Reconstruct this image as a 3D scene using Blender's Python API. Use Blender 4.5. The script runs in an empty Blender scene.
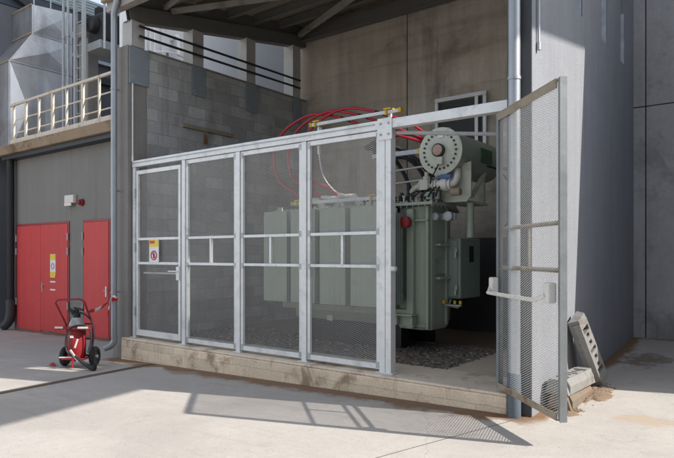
import bpy, math, random
from mathutils import Vector, Matrix
random.seed(7)
R = math.radians
SC = bpy.context.scene
COL = SC.collection
# World frame: X runs along the mesh fence (to the right), Y runs into the bay, Z = 0 is the top of the plinth.

# ------------------------------------------------------------------ node helpers
class NT:
    def __init__(s, tree): s.t = tree; s.t.nodes.clear()
    def n(s, typ, ins=None, **props):
        nd = s.t.nodes.new(typ)
        for k, v in props.items(): setattr(nd, k, v)
        for k, v in (ins or {}).items(): s.set(nd.inputs[k], v)
        return nd
    def set(s, sock, v):
        if isinstance(v, bpy.types.NodeSocket): s.t.links.new(v, sock)
        else:
            if sock.type == 'RGBA' and len(v) == 3: v = (*v, 1)
            sock.default_value = v
    def m(s, op, a, b=0.0, c=0.0, clamp=False):
        nd = s.n('ShaderNodeMath', operation=op, use_clamp=clamp)
        s.set(nd.inputs[0], a); s.set(nd.inputs[1], b); s.set(nd.inputs[2], c)
        return nd.outputs[0]
    def ramp(s, v, a, b, lo=0.0, hi=1.0):
        nd = s.n('ShaderNodeMapRange', interpolation_type='SMOOTHSTEP')
        for k, x in (('Value', v), ('From Min', a), ('From Max', b), ('To Min', lo), ('To Max', hi)): s.set(nd.inputs[k], x)
        return nd.outputs[0]
    def mix(s, f, a, b, bt='MIX'):
        nd = s.n('ShaderNodeMix', data_type='RGBA', blend_type=bt, clamp_factor=True)
        s.set(nd.inputs[0], f); s.set(nd.inputs[6], a); s.set(nd.inputs[7], b)
        return nd.outputs[2]
    def noise(s, vec, scale, detail=6.0, rough=.6, dist=0.0):
        return s.n('ShaderNodeTexNoise', {'Vector': vec, 'Scale': scale, 'Detail': detail, 'Roughness': rough, 'Distortion': dist}).outputs[0]
    def vmul(s, vec, x, y, z):
        nd = s.n('ShaderNodeVectorMath', operation='MULTIPLY'); s.set(nd.inputs[0], vec); nd.inputs[1].default_value = (x, y, z)
        return nd.outputs[0]

def mat(name, base, rough=.7, metal=0.0, var=.25, scale=3.0, stain=None, stain_amt=.5, stain_scale=1.2, streak=0.0,
        bump=.15, bscale=40.0, spec=.5, fine=.15, extra=None, streak_scale=5.0):
    m = bpy.data.materials.new(name); m.use_nodes = True
    T = NT(m.node_tree)
    co = T.n('ShaderNodeTexCoord').outputs['Object']
    n1 = T.noise(co, scale); n2 = T.noise(co, scale * 14, 3.0)
    f = T.m('ADD', T.m('MULTIPLY', T.m('SUBTRACT', n1, .5), 2 * var), T.m('MULTIPLY', T.m('SUBTRACT', n2, .5), 2 * fine))
    if streak:
        st = T.noise(T.vmul(co, streak_scale, streak_scale, .35), 1.0, 5.0)
        f = T.m('ADD', f, T.m('MULTIPLY', T.m('SUBTRACT', st, .5), 2 * streak))
    k = T.m('ADD', f, 1.0)
    rgb = T.n('ShaderNodeCombineColor', {0: k, 1: k, 2: k}).outputs[0]
    c = T.mix(1.0, (*base, 1), rgb, 'MULTIPLY')
    if stain:
        sn = T.noise(co, stain_scale, 8.0, .65, .4)
        c = T.mix(T.m('MULTIPLY', T.ramp(sn, .5, .68), stain_amt), c, (*stain, 1))
    h = T.noise(co, bscale, 4.0)
    ctx = dict(T=T, co=co, c=c, h=h, rough=rough, n1=n1)
    if extra: extra(ctx)
    b = T.n('ShaderNodeBump', {'Strength': bump, 'Distance': .01, 'Height': ctx['h']})
    rg = T.m('ADD', ctx['rough'], T.m('MULTIPLY', T.m('SUBTRACT', n2, .5), .25), clamp=True)
    p = T.n('ShaderNodeBsdfPrincipled', {'Base Color': ctx['c'], 'Roughness': rg, 'Metallic': metal, 'Specular IOR Level': spec, 'Normal': b.outputs[0]})
    o = T.n('ShaderNodeOutputMaterial'); T.t.links.new(p.outputs[0], o.inputs[0])
    return m

def brick_extra(axis, bw, rh, mortar, mcol, amt=.35, warp=.01, depth=1.0):
    def ex(c):
        T = c['T']; s = T.n('ShaderNodeSeparateXYZ', {0: c['co']}).outputs
        nz = T.m('MULTIPLY', T.m('SUBTRACT', T.noise(c['co'], 6.0), .5), warp)
        v = T.n('ShaderNodeCombineXYZ', {0: T.m('ADD', s[axis], nz), 1: T.m('ADD', s[2], nz), 2: 0.0}).outputs[0]
        b = T.n('ShaderNodeTexBrick', {'Vector': v, 'Color1': (0, 0, 0, 1), 'Color2': (1, 1, 1, 1), 'Mortar': (.5, .5, .5, 1), 'Scale': 1.0, 'Mortar Size': mortar,
                                       'Mortar Smooth': .3, 'Brick Width': bw, 'Row Height': rh}, offset=.5)
        t = T.n('ShaderNodeSeparateColor', {0: b.outputs['Color']}).outputs[0]
        k = T.m('ADD', 1 - amt, T.m('MULTIPLY', t, 2 * amt))
        rgb = T.n('ShaderNodeCombineColor', {0: k, 1: k, 2: k}).outputs[0]
        col = T.mix(1.0, c['c'], rgb, 'MULTIPLY')
        c['c'] = T.mix(T.m('MULTIPLY', b.outputs['Fac'], .75), col, (*mcol, 1))
        c['h'] = T.m('SUBTRACT', c['h'], T.m('MULTIPLY', b.outputs['Fac'], 1.2 * depth))
    return ex

def ground_extra(c):
    T = c['T']; co = c['co']; s = T.n('ShaderNodeSeparateXYZ', {0: co}).outputs
    X, Y = s[0], s[1]
    nz = T.noise(co, 2.2, 7.0, .7); nf = T.noise(co, 9.0, 6.0, .7)
    def band(coord, edge, side, width, lo, hi, other):
        d = T.m('MULTIPLY', T.m('SUBTRACT', coord, edge), side)          # distance away from the wall
        w = T.m('MULTIPLY', T.m('ADD', T.m('MULTIPLY', nz, 1.6), -.3), width)
        f = T.ramp(T.m('DIVIDE', d, T.m('MAXIMUM', w, .01)), .45, 1.0, 1.0, 0.0)
        f = T.m('MULTIPLY', f, T.m('GREATER_THAN', d, -.6))
        f = T.m('MULTIPLY', f, T.ramp(other, lo - .1, lo + .1)); f = T.m('MULTIPLY', f, T.ramp(other, hi - .1, hi + .1, 1.0, 0.0))
        return f
    dirt = T.mix(nf, (.09, .048, .024, 1), (.32, .17, .075, 1))
    col = c['c']
    # worn patches, traffic film, fine speckle
    big = T.noise(co, .55, 5.0, .6, .5)
    col = T.mix(T.m('MULTIPLY', T.ramp(big, .42, .62), .45), col, (.33, .30, .275, 1))
    sp = T.noise(co, 60.0, 2.0)
    col = T.mix(T.m('MULTIPLY', T.ramp(sp, .60, .70), .5), col, (.19, .175, .16, 1))
    sl = T.noise(co, 130.0, 2.0); col = T.mix(T.m('MULTIPLY', T.ramp(sl, .58, .68), .4), col, (.62, .60, .57, 1))
    vo = T.n('ShaderNodeTexVoronoi', {'Vector': co, 'Scale': 7.0, 'Randomness': 1.0}).outputs[0]
    col = T.mix(T.m('MULTIPLY', T.ramp(vo, .035, .06, 1.0, 0.0), .65), col, (.09, .08, .07, 1))
    ty = T.noise(T.vmul(co, .5, 6.0, 1.0), 1.0, 5.0, .6, .3); col = T.mix(T.m('MULTIPLY', T.ramp(ty, .52, .7), .22), col, (.27, .25, .23, 1))
    blot = T.noise(co, 3.5, 6.0, .7, .3)
    col = T.mix(T.m('MULTIPLY', T.ramp(blot, .55, .72), .30), col, (.24, .22, .20, 1))
    for f, a in ((band(Y, 5.36, -1, .74, -8.6, -1.8, X), .9), (band(X, -1.87, 1, .36, 5.3, 9.9, Y), .95),
                 (band(Y, 6.75, -1, .45, -15, -8.7, X), .8), (band(Y, 9.8, -1, .4, -1.9, 3, X), .7)):
        col = T.mix(T.m('MULTIPLY', f, T.m('MULTIPLY', T.ramp(nf, .1, .35), a)), col, dirt)
    # orange rust stain left by a drip, and streaks of silt behind the barrier feet
    ex = T.m('DIVIDE', T.m('SUBTRACT', X, -.95), .36); ey = T.m('DIVIDE', T.m('SUBTRACT', Y, 5.75), .17)
    r = T.m('ADD', T.m('ADD', T.m('MULTIPLY', ex, ex), T.m('MULTIPLY', ey, ey)), T.m('MULTIPLY', T.m('SUBTRACT', nz, .5), 2.4))
    col = T.mix(T.m('MULTIPLY', T.ramp(r, .1, 1.0, 1.0, 0.0), .40), col, (.42, .27, .13, 1))
    ex = T.m('DIVIDE', T.m('SUBTRACT', X, -1.45), .35); ey = T.m('DIVIDE', T.m('SUBTRACT', Y, 8.3), .5)
    r = T.m('ADD', T.m('ADD', T.m('MULTIPLY', ex, ex), T.m('MULTIPLY', ey, ey)), T.m('MULTIPLY', T.m('SUBTRACT', nf, .5), 4.0))
    col = T.mix(T.m('MULTIPLY', T.ramp(r, .1, 1.0, 1.0, 0.0), .7), col, (.12, .075, .04, 1))
    # saw-cut joint and hairline cracks
    def line(a, b, cc, w, wob):
        d = T.m('ABSOLUTE', T.m('ADD', T.m('ADD', T.m('MULTIPLY', X, a), T.m('MULTIPLY', Y, b)), T.m('ADD', cc, T.m('MULTIPLY', T.m('SUBTRACT', nz, .5), wob))))
        return T.ramp(d, w * .4, w, 1.0, 0.0)
    ln = line(.97, -.24, 3.16, .010, .02)
    ln = T.m('MULTIPLY', ln, T.ramp(Y, 5.3, 5.36, 1.0, 0.0))
    col = T.mix(T.m('MULTIPLY', ln, .75), col, (.06, .055, .05, 1))
    l2 = T.m('MULTIPLY', line(.1, 1.0, -6.62, .007, .12), T.ramp(X, -1.9, -1.85))
    l3 = T.m('MULTIPLY', line(1.0, .55, .0, .006, .3), T.ramp(Y, 1.0, 2.0))
    col = T.mix(T.m('MULTIPLY', T.m('ADD', l2, T.m('MULTIPLY', l3, .4), clamp=True), .6), col, (.09, .08, .07, 1))
    c['c'] = col
    c['h'] = T.m('SUBTRACT', T.m('ADD', T.m('MULTIPLY', c['h'], .4), T.m('MULTIPLY', big, .5)), ln)

def panel_lines(c):        # form-work board marks and tie holes on cast walls
    T = c['T']; s = T.n('ShaderNodeSeparateXYZ', {0: c['co']}).outputs
    st = T.noise(T.vmul(c['co'], .25, .25, 7.0), 1.0, 4.0)
    c['c'] = T.mix(T.m('MULTIPLY', T.ramp(st, .5, .7), .25), c['c'], (.18, .15, .12, 1))

def weather(z0, h, dirt, amt=.7, drip=.35, dcol=(.08, .08, .085), spots=.25, dsc=6.0):
    # splash dirt along the foot, drip runs from above, scuffs and chips
    def ex(c):
        T = c['T']; co = c['co']; s = T.n('ShaderNodeSeparateXYZ', {0: co}).outputs
        nz = T.noise(co, 3.0, 7.0, .7); nf = T.noise(co, 22.0, 4.0, .7)
        top = T.m('ADD', z0, T.m('MULTIPLY', T.m('MULTIPLY', nz, 1.7), h))
        f = T.m('MULTIPLY', T.ramp(T.m('SUBTRACT', top, s[2]), 0.0, h * .8), T.ramp(nf, .25, .55))
        col = T.mix(T.m('MULTIPLY', f, amt), c['c'], (*dirt, 1))
        dr = T.noise(T.vmul(co, dsc, dsc, .22), 1.0, 6.0, .7); br = T.noise(co, .8, 4.0)
        col = T.mix(T.m('MULTIPLY', T.m('MULTIPLY', T.ramp(dr, .52, .72), T.ramp(br, .35, .6)), drip), col, (*dcol, 1))
        sp = T.noise(co, 14.0, 3.0, .6, .8)
        col = T.mix(T.m('MULTIPLY', T.ramp(sp, .66, .74), spots), col, (*[min(1, v * 2.2 + .1) for v in dcol], 1))
        c['c'] = col
    return ex
def both(*fs):
    def ex(c):
        for f in fs: f(c)
    return ex

M = {}
def defmats():
    M['ground'] = mat('yard_concrete', (.45, .42, .385), .85, var=.12, scale=.9, fine=.10, bump=.25, bscale=30, extra=ground_extra)
    M['plinth'] = mat('plinth_blockwork', (.84, .69, .51), .9, var=.25, scale=3, fine=.3, stain=(.24, .15, .08), stain_amt=.75, stain_scale=2.6, bump=.5, bscale=25,
                      extra=both(brick_extra(0, .62, .163, .003, (.44, .34, .23), .10, .04, .5), weather(-.33, .17, (.26, .15, .07), .85, .55, (.36, .25, .14), .35, 3.0)))
    M['floor'] = mat('bay_floor', (.66, .54, .42), .85, var=.2, scale=1.5, stain=(.16, .11, .08), stain_amt=.5, bump=.2)
    M['gravel'] = mat('gravel_bed', (.10, .085, .07), .95, var=.5, scale=22, fine=.4, bump=1.0, bscale=45)
    M['block'] = mat('grey_blockwork', (.48, .485, .48), .92, var=.25, scale=1.6, fine=.2, stain=(.24, .23, .22), stain_amt=.55, stain_scale=1.3, bump=.6, bscale=55,
                     extra=both(brick_extra(1, .4, .2, .007, (.34, .335, .33), .20, .012), weather(-.1, .2, (.2, .17, .14), .5, .45, (.20, .195, .19), .35, 2.5)))
    M['pier'] = mat('cast_pier', (.27, .255, .235), .88, var=.2, scale=2, streak=.2, bump=.25)
    M['render'] = mat('grey_render', (.23, .222, .208), .9, var=.12, scale=1.2, streak=.12, fine=.1, bump=.4, bscale=70, extra=weather(-.42, .4, (.12, .10, .08), .7, .35, (.11, .105, .10), .2))
    M['back'] = mat('brown_cast_concrete', (.52, .45, .365), .85, var=.35, scale=.8, streak=.40, fine=.1, stain=(.20, .15, .11), stain_amt=.6, stain_scale=.7, bump=.2, bscale=20, extra=both(panel_lines, weather(-.1, .3, (.1, .08, .06), .6, .55, (.14, .115, .09), .3, 2.5)), streak_scale=3.0)
    M['back2'] = mat('tan_cast_concrete', (.56, .50, .425), .85, var=.35, scale=.9, streak=.45, fine=.1, stain=(.22, .175, .14), stain_amt=.6, stain_scale=.8, bump=.2, bscale=20, extra=both(panel_lines, weather(-.1, .3, (.1, .08, .06), .6, .6, (.17, .145, .12), .3, 2.5)), streak_scale=3.5)
    M['backgrey'] = mat('grey_cast_concrete', (.40, .395, .395), .85, var=.3, scale=1.0, streak=.4, fine=.18, stain=(.13, .125, .125), stain_amt=.6, stain_scale=.9, bump=.4, bscale=20, streak_scale=2.0, extra=weather(-.05, .3, (.14, .10, .07), .7, .5, (.10, .10, .10), .4, 3.0))
    M['fin'] = mat('grey_wall_paint', (.265, .275, .30), .8, var=.12, scale=1.5, streak=.16, fine=.12, bump=.5, bscale=60, extra=weather(-.25, .35, (.17, .11, .065), .8, .30, (.12, .125, .14), .12))
    M['galv'] = mat('galvanised_steel', (.76, .77, .77), .45, metal=.18, var=.14, scale=9, streak=.10, fine=.10, bump=.05, bscale=60, stain=(.48, .485, .48), stain_amt=.6, stain_scale=4.5)
    M['galvd'] = mat('dull_galvanised_steel', (.42, .445, .45), .5, metal=.4, var=.2, scale=7, streak=.15, fine=.12, bump=.05)
    M['zincold'] = mat('weathered_zinc', (.24, .26, .265), .6, metal=.25, var=.25, scale=6, streak=.2, fine=.15, bump=.08, stain=(.17, .175, .17), stain_amt=.5, stain_scale=5)
    M['wire'] = mat('galvanised_expanded_mesh', (.60, .61, .61), .55, metal=.1, var=.15, scale=6, fine=.1, bump=0.0)
    M['rust'] = mat('rusting_galvanised_steel', (.33, .28, .21), .75, metal=.1, var=.3, scale=5, stain=(.19, .085, .03), stain_amt=.95, stain_scale=2.8, bump=.2)
    M['zinc'] = mat('zinc_downpipe', (.36, .385, .41), .45, metal=.55, var=.15, scale=5, streak=.2, fine=.06, bump=.03)
    M['duct'] = mat('sheet_metal_duct', (.60, .61, .63), .34, metal=.75, var=.4, scale=1.3, streak=.25, fine=.08, bump=.1, bscale=3, stain=(.28, .26, .26), stain_amt=.5, stain_scale=.8)
    M['plate'] = mat('blue_grey_plate', (.30, .345, .38), .6, metal=.2, var=.25, scale=5, fine=.15, bump=.08)
    M['steel'] = mat('painted_roof_steel', (.17, .165, .15), .6, var=.2, scale=3, fine=.1, bump=.08)
    M['steell'] = mat('pale_roof_steel', (.34, .32, .29), .6, var=.2, scale=3, fine=.1, bump=.08, stain=(.16, .13, .10), stain_amt=.6, stain_scale=2)
    M['colsteel'] = mat('pale_column_paint', (.55, .54, .51), .6, var=.15, scale=3, fine=.1, bump=.08, stain=(.30, .27, .23), stain_amt=.5, stain_scale=2)
    M['deck'] = mat('roof_decking', (.50, .40, .32), .8, var=.25, scale=2.5, fine=.15, stain=(.10, .06, .045), stain_amt=.7, stain_scale=1.5, bump=.1)
    M['red'] = mat('red_door_paint', (.62, .066, .066), .5, spec=.3, var=.14, scale=1.2, streak=.16, fine=.10, bump=.25, bscale=3, stain=(.52, .066, .068), stain_amt=.4, extra=weather(-.42, .22, (.36, .16, .11), .7, .25, (.5, .07, .07), .25))
    M['redp'] = mat('red_gloss_paint', (.27, .014, .02), .5, var=.3, scale=8, fine=.06, bump=.04)
    M['cable_red'] = mat('red_cable_sheath', (.52, .02, .045), .38, var=.1, scale=5, bump=.02)
    M['black'] = mat('black_rubber', (.018, .018, .02), .6, var=.3, scale=8, bump=.1)
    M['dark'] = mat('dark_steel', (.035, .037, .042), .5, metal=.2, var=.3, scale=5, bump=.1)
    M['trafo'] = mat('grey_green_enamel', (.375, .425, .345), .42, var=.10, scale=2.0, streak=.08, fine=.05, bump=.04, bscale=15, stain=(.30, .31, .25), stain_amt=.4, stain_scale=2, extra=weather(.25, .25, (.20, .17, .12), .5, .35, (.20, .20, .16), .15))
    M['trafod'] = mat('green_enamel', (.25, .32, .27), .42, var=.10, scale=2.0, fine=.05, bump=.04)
    M['pale'] = mat('pale_enamel', (.58, .60, .50), .45, var=.10, scale=4, fine=.05, bump=.04, stain=(.30, .28, .20), stain_amt=.5, stain_scale=5)
    M['white'] = mat('white_plastic', (.72, .70, .66), .5, var=.08, scale=6, bump=.05, stain=(.45, .36, .25), stain_amt=.4, stain_scale=7)
    M['cream'] = mat('cream_rail_paint', (.62, .56, .47), .6, var=.15, scale=5, fine=.1, bump=.1, stain=(.36, .24, .14), stain_amt=.6, stain_scale=5)
    M['ledge'] = mat('stained_ledge_concrete', (.30, .22, .145), .9, var=.3, scale=3, fine=.2, stain=(.14, .085, .045), stain_amt=.9, stain_scale=2.2, bump=.4, bscale=25)
    M['yellow'] = mat('yellow_plastic', (.72, .46, .02), .5, var=.1, scale=6, bump=.02)
    M['foot'] = mat('grey_recycled_plastic', (.25, .245, .235), .85, var=.25, scale=7, fine=.3, bump=.5, bscale=70, stain=(.15, .13, .105), stain_amt=.6, stain_scale=5)
    M['footb'] = mat('muddy_recycled_plastic', (.20, .16, .12), .9, var=.3, scale=7, fine=.3, bump=.5, bscale=70, stain=(.26, .15, .07), stain_amt=.7, stain_scale=4)
    M['sand'] = mat('orange_grit', (.25, .18, .125), .95, var=.35, scale=14, fine=.35, bump=.8, bscale=90)
    M['tower'] = mat('pale_rear_wall', (.82, .83, .85), .8, var=.08, scale=.7, fine=.06, bump=.1)
    M['cladding'] = mat('pale_blue_cladding', (.36, .43, .46), .5, var=.08, scale=1, fine=.05, bump=.05)
    M['clad_dark'] = mat('dark_blue_cladding', (.05, .065, .085), .5, metal=.2, var=.2, scale=1, fine=.1, bump=.05)
    M['glass_lens'] = mat('milky_lens', (.70, .66, .58), .25, var=.05, bump=0.0)
    M['gauge'] = mat('gauge_face', (.45, .25, .18), .2, var=.4, scale=40, bump=0.0)
    M['signw'] = mat('white_sign', (.80, .80, .80), .4, var=.04, bump=0.0)
    M['signy'] = mat('yellow_sign', (.85, .62, .03), .4, var=.04, bump=0.0)
    M['signr'] = mat('red_sign', (.62, .03, .05), .4, var=.04, bump=0.0)
    M['blue'] = mat('blue_lever', (.05, .14, .40), .4, var=.1, bump=0.0)
    M['greenplate'] = mat('green_plate', (.06, .14, .06), .5, var=.3, scale=12, bump=0.0)
    M['steelb'] = mat('bright_steel', (.6, .6, .6), .3, metal=.9, var=.1, bump=0.0)
    M['label'] = mat('cylinder_label', (.34, .34, .34), .5, var=.8, scale=18, bump=0.0)
    M['tape'] = mat('barrier_tape', (.75, .72, .70), .5, var=.05, bump=0.0, extra=tape_extra)
    M['caster'] = mat('neighbouring_cladding', (.35, .35, .36), .7, var=.1)

def tape_extra(c):
    T = c['T']; s = T.n('ShaderNodeSeparateXYZ', {0: c['co']}).outputs
    w = T.m('FRACT', T.m('MULTIPLY', T.m('ADD', s[0], T.m('MULTIPLY', s[2], .5)), 5.0))
    c['c'] = T.mix(T.m('LESS_THAN', w, .5), c['c'], (.60, .02, .04, 1))

# ------------------------------------------------------------------ mesh builder
class MB:
    def __init__(s): s.v = []; s.f = []; s.sm = []
    def add(s, vs, fs, smooth=False):
        o = len(s.v); s.v += [tuple(v) for v in vs]
        for f in fs: s.f.append([i + o for i in f]); s.sm.append(smooth)
        return s
    def hexa(s, p): return s.add(p, [(0, 3, 2, 1), (4, 5, 6, 7), (0, 1, 5, 4), (1, 2, 6, 5), (2, 3, 7, 6), (3, 0, 4, 7)])
    def box(s, x0, x1, y0, y1, z0, z1):
        return s.hexa([(x0, y0, z0), (x1, y0, z0), (x1, y1, z0), (x0, y1, z0), (x0, y0, z1), (x1, y0, z1), (x1, y1, z1), (x0, y1, z1)])
    def obox(s, c, ax, ay, az):
        c, ax, ay, az = map(Vector, (c, ax, ay, az))
        return s.hexa([c - ax - ay - az, c + ax - ay - az, c + ax + ay - az, c - ax + ay - az, c - ax - ay + az, c + ax - ay + az, c + ax + ay + az, c - ax + ay + az])
    def bar(s, p, q, w, h, up=(0, 0, 1)):
        p, q = Vector(p), Vector(q); d = (q - p); L = d.length; d.normalize()
        u = Vector(up); sd = d.cross(u).normalized(); u = sd.cross(d)
        return s.obox((p + q) / 2, d * L / 2, sd * w / 2, u * h / 2)
    def tube(s, pts, r, n=10, caps=True, smooth=True):
        pts = [Vector(p) for p in pts]; rr = r if isinstance(r, (list, tuple)) else [r] * len(pts)
        t0 = (pts[1] - pts[0]).normalized()
        nrm = t0.orthogonal().normalized(); vs = []
        for i, p in enumerate(pts):
            t = (pts[min(i + 1, len(pts) - 1)] - pts[max(i - 1, 0)]).normalized()
            nrm = (nrm - t * nrm.dot(t)).normalized(); b = t.cross(nrm)
            for k in range(n):
                a = 2 * math.pi * k / n; vs.append(p + (nrm * math.cos(a) + b * math.sin(a)) * rr[i])
        fs = []
        for i in range(len(pts) - 1):
            for k in range(n):
                a = i * n + k; b2 = i * n + (k + 1) % n; fs.append((a, b2, b2 + n, a + n))
        s.add(vs, fs, smooth)
        if caps:
            o = len(s.v) - len(vs); s.f.append([o + n - 1 - k for k in range(n)]); s.f.append([len(s.v) - n + k for k in range(n)]); s.sm += [False, False]
        return s
    def pieces(s):
        par = list(range(len(s.v)))
        def find(a):
            while par[a] != a: par[a] = par[par[a]]; a = par[a]
            return a
        for f in s.f:
            r0 = find(f[0])
            for i in f[1:]: par[find(i)] = r0
        grp = {}
        for f, sm in zip(s.f, s.sm): grp.setdefault(find(f[0]), []).append((f, sm))
        out = []
        for fl in grp.values():
            m = MB(); mp = {}
            for f, sm in fl:
                for i in f:
                    if i not in mp: mp[i] = len(m.v); m.v.append(s.v[i])
                m.f.append([mp[i] for i in f]); m.sm.append(sm)
            out.append(m)
        return out
    def lathe(s, p, axis, prof, n=32, smooth=True):
        p, a = Vector(p), Vector(axis).normalized(); u = a.orthogonal().normalized(); w = a.cross(u); vs = []; fs = []
        for t, r in prof:
            for k in range(n):
                q = 2 * math.pi * k / n; vs.append(p + a * t + (u * math.cos(q) + w * math.sin(q)) * max(r, 1e-4))
        for i in range(len(prof) - 1):
            for k in range(n):
                j = (k + 1) % n; fs.append((i * n + k, i * n + j, i * n + n + j, i * n + n + k))
        fs.append(tuple(reversed(range(n)))); fs.append(tuple(range((len(prof) - 1) * n, len(prof) * n)))
        return s.add(vs, fs, smooth)
    def prism(s, poly, ext):
        poly = [Vector(p) for p in poly]; e = Vector(ext); n = len(poly)
        return s.add(poly + [p + e for p in poly], [tuple(reversed(range(n))), tuple(range(n, 2 * n))] + [(i, (i + 1) % n, n + (i + 1) % n, n + i) for i in range(n)])
    def torus(s, c, axis, Rr, r, n=28, m=10):
        c, a = Vector(c), Vector(axis).normalized(); u = a.orthogonal().normalized(); w = a.cross(u); vs = []; fs = []
        for i in range(n):
            q = 2 * math.pi * i / n; d = u * math.cos(q) + w * math.sin(q)
            for k in range(m):
                g = 2 * math.pi * k / m; vs.append(c + d * (Rr + r * math.cos(g)) + a * r * math.sin(g))
        for i in range(n):
            for k in range(m): fs.append((i * m + k, ((i + 1) % n) * m + k, ((i + 1) % n) * m + (k + 1) % m, i * m + (k + 1) % m))
        return s.add(vs, fs, True)

ORI = {}
def obj(name, mb, material, parent=None, loc=None, bevel=0.0, local=False, recalc=True):
    """links one mesh object; vertices are given in the place's frame unless local"""
    if parent is not None: off = Vector((0, 0, 0)) if local else ORI[parent.name]
    else: off = Vector(loc) if loc is not None else Vector((0, 0, 0))
    me = bpy.data.meshes.new(name)
    me.from_pydata([tuple(Vector(v) - off) for v in mb.v] if off.length else mb.v, [], mb.f); me.update()
    if recalc and len(mb.f) < 60000:
        import bmesh
        b = bmesh.new(); b.from_mesh(me); bmesh.ops.recalc_face_normals(b, faces=b.faces); b.to_mesh(me); b.free()
    me.polygons.foreach_set('use_smooth', [bool(x) for x in mb.sm])
    if any(mb.sm): me.set_sharp_from_angle(angle=R(40))
    me.materials.append(material)
    o = bpy.data.objects.new(name, me); COL.objects.link(o)
    if parent is not None: o.parent = parent
    else: o.location = off
    ORI[o.name] = off
    if bevel:
        md = o.modifiers.new('edge', 'BEVEL'); md.width = bevel; md.segments = 2; md.limit_method = 'ANGLE'; md.angle_limit = R(40)
    return o
def objs(name, mb, *a, **k):
    return [obj(name, p, *a, **k) for p in mb.pieces()]
def tag(o, label, cat, group=None):
    o['label'] = label; o['category'] = cat
    if group: o['group'] = group
    return o
def thing(name, label, cat, loc, rotz=0.0, group=None):
    o = bpy.data.objects.new(name, None); COL.objects.link(o); o.location = loc; o.rotation_euler = (0, 0, rotz); o.empty_display_size = .2
    ORI[o.name] = Vector(loc); return tag(o, label, cat, group)
def spline(pts, n=10):
    pts = [Vector(p) for p in pts]; P = [pts[0]] + pts + [pts[-1]]; out = []
    for i in range(1, len(P) - 2):
        for k in range(n):
            t = k / n; a, b, c, d = P[i - 1:i + 3]
            out.append(.5 * ((2 * b) + (c - a) * t + (2 * a - 5 * b + 4 * c - d) * t * t + (3 * b - a - 3 * c + d) * t ** 3))
    out.append(pts[-1]); return out
defmats()

# ------------------------------------------------------------------ ground
def sstep(x, a, b):
    t = min(1, max(0, (x - a) / (b - a))); return t * t * (3 - 2 * t)
def gz(x, y):
    z = -.0464 + .02357 * min(4, max(-16, x)) - .01718 * min(8, max(-5, y))
    z += sstep(x, -2.08, -1.9) * .066 * (min(max(y, 5.4), 10) - 5.4)
    return z
def axis(lo, hi, fine, far):
    a = []; x = lo
    while x <= hi + 1e-6: a.append(x); x += fine
    return sorted(set([lo - d for d in far] + a + [hi + d for d in far]))
far = [2, 6, 15, 40, 100, 250]
gx = sorted(axis(-20, 6, .25, far) + [-2.08, -2.02, -1.96, -1.9]); gy = axis(-6, 14, .25, far)
g = MB(); g.v = [(x, y, gz(x, y)) for y in gy for x in gx]
W = len(gx)
for j in range(len(gy) - 1):
    for i in range(W - 1): g.f.append((j * W + i, j * W + i + 1, (j + 1) * W + i + 1, (j + 1) * W + i)); g.sm.append(True)
o = obj('ground', g, M['ground']); o['kind'] = 'structure'

# drain slot across the yard, in front of the red doors
p0, p1 = Vector((-6.98, 2.2, 0)), Vector((-7.50, 5.33, 0)); d = (p1 - p0).normalized(); sd = Vector((d.y, -d.x, 0))
def strip_on_ground(p0, p1, w, lift, n=24):
    m = MB(); vs = []
    for i in range(n + 1):
        p = p0.lerp(p1, i / n)
        for s_ in (-1, 1):
            q = p + sd * s_ * w / 2; vs.append((q.x, q.y, gz(q.x, q.y) + lift))
    return m.add(vs, [(2 * i, 2 * i + 1, 2 * i + 3, 2 * i + 2) for i in range(n)])
o = obj('drain_channel', strip_on_ground(p0, p1, .13, .004), mat('drain_slot_dirt', (.12, .085, .055), .9, var=.5, scale=9, fine=.3, bump=.6)); o['kind'] = 'structure'

# ------------------------------------------------------------------ plinth, gravel
PV = 5.36
t = thing('plinth', 'low beige blockwork plinth with brown stains under the mesh fence', 'plinth', (-5.2, PV, -.3))
m = MB(); m.box(-8.38, -2.10, PV, 5.44, -.5, -.031); o = obj('front_face', m, M['plinth'], t, bevel=.012)
m = MB(); m.box(-8.38, -2.10, PV + .003, 6.12, -.03, 0.0); obj('coping', m, mat('plinth_top', (.78, .66, .52), .88, var=.25, scale=3, fine=.2, stain=(.24, .16, .10), stain_amt=.7, stain_scale=2.4, bump=.4), t, bevel=.014)
m = MB(); m.box(-3.1, -2.10, 6.12, 9.78, -.06, -.001); obj('floor_slab', m, M['floor'], t)
# gravel: one bed with loose stones
m = MB(); nx, ny = 60, 44
for j in range(ny + 1):
    for i in range(nx + 1):
        x = -8.29 + 5.19 * i / nx; y = 6.12 + 3.66 * j / ny
        m.v.append((x, y, -.035 + .012 * math.sin(x * 5.1) * math.cos(y * 4.3)))
for j in range(ny):
    for i in range(nx): a = j * (nx + 1) + i; m.f.append((a, a + 1, a + nx + 2, a + nx + 1)); m.sm.append(True)
tt = (1 + 5 ** .5) / 2
ICO = [Vector(v).normalized() for v in ((-1, tt, 0), (1, tt, 0), (-1, -tt, 0), (1, -tt, 0), (0, -1, tt), (0, 1, tt), (0, -1, -tt), (0, 1, -tt), (tt, 0, -1), (tt, 0, 1), (-tt, 0, -1), (-tt, 0, 1))]
ICF = [(0, 11, 5), (0, 5, 1), (0, 1, 7), (0, 7, 10), (0, 10, 11), (1, 5, 9), (5, 11, 4), (11, 10, 2), (10, 7, 6), (7, 1, 8), (3, 9, 4), (3, 4, 2), (3, 2, 6), (3, 6, 8), (3, 8, 9), (4, 9, 5), (2, 4, 11), (6, 2, 10), (8, 6, 7), (9, 8, 1)]
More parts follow.
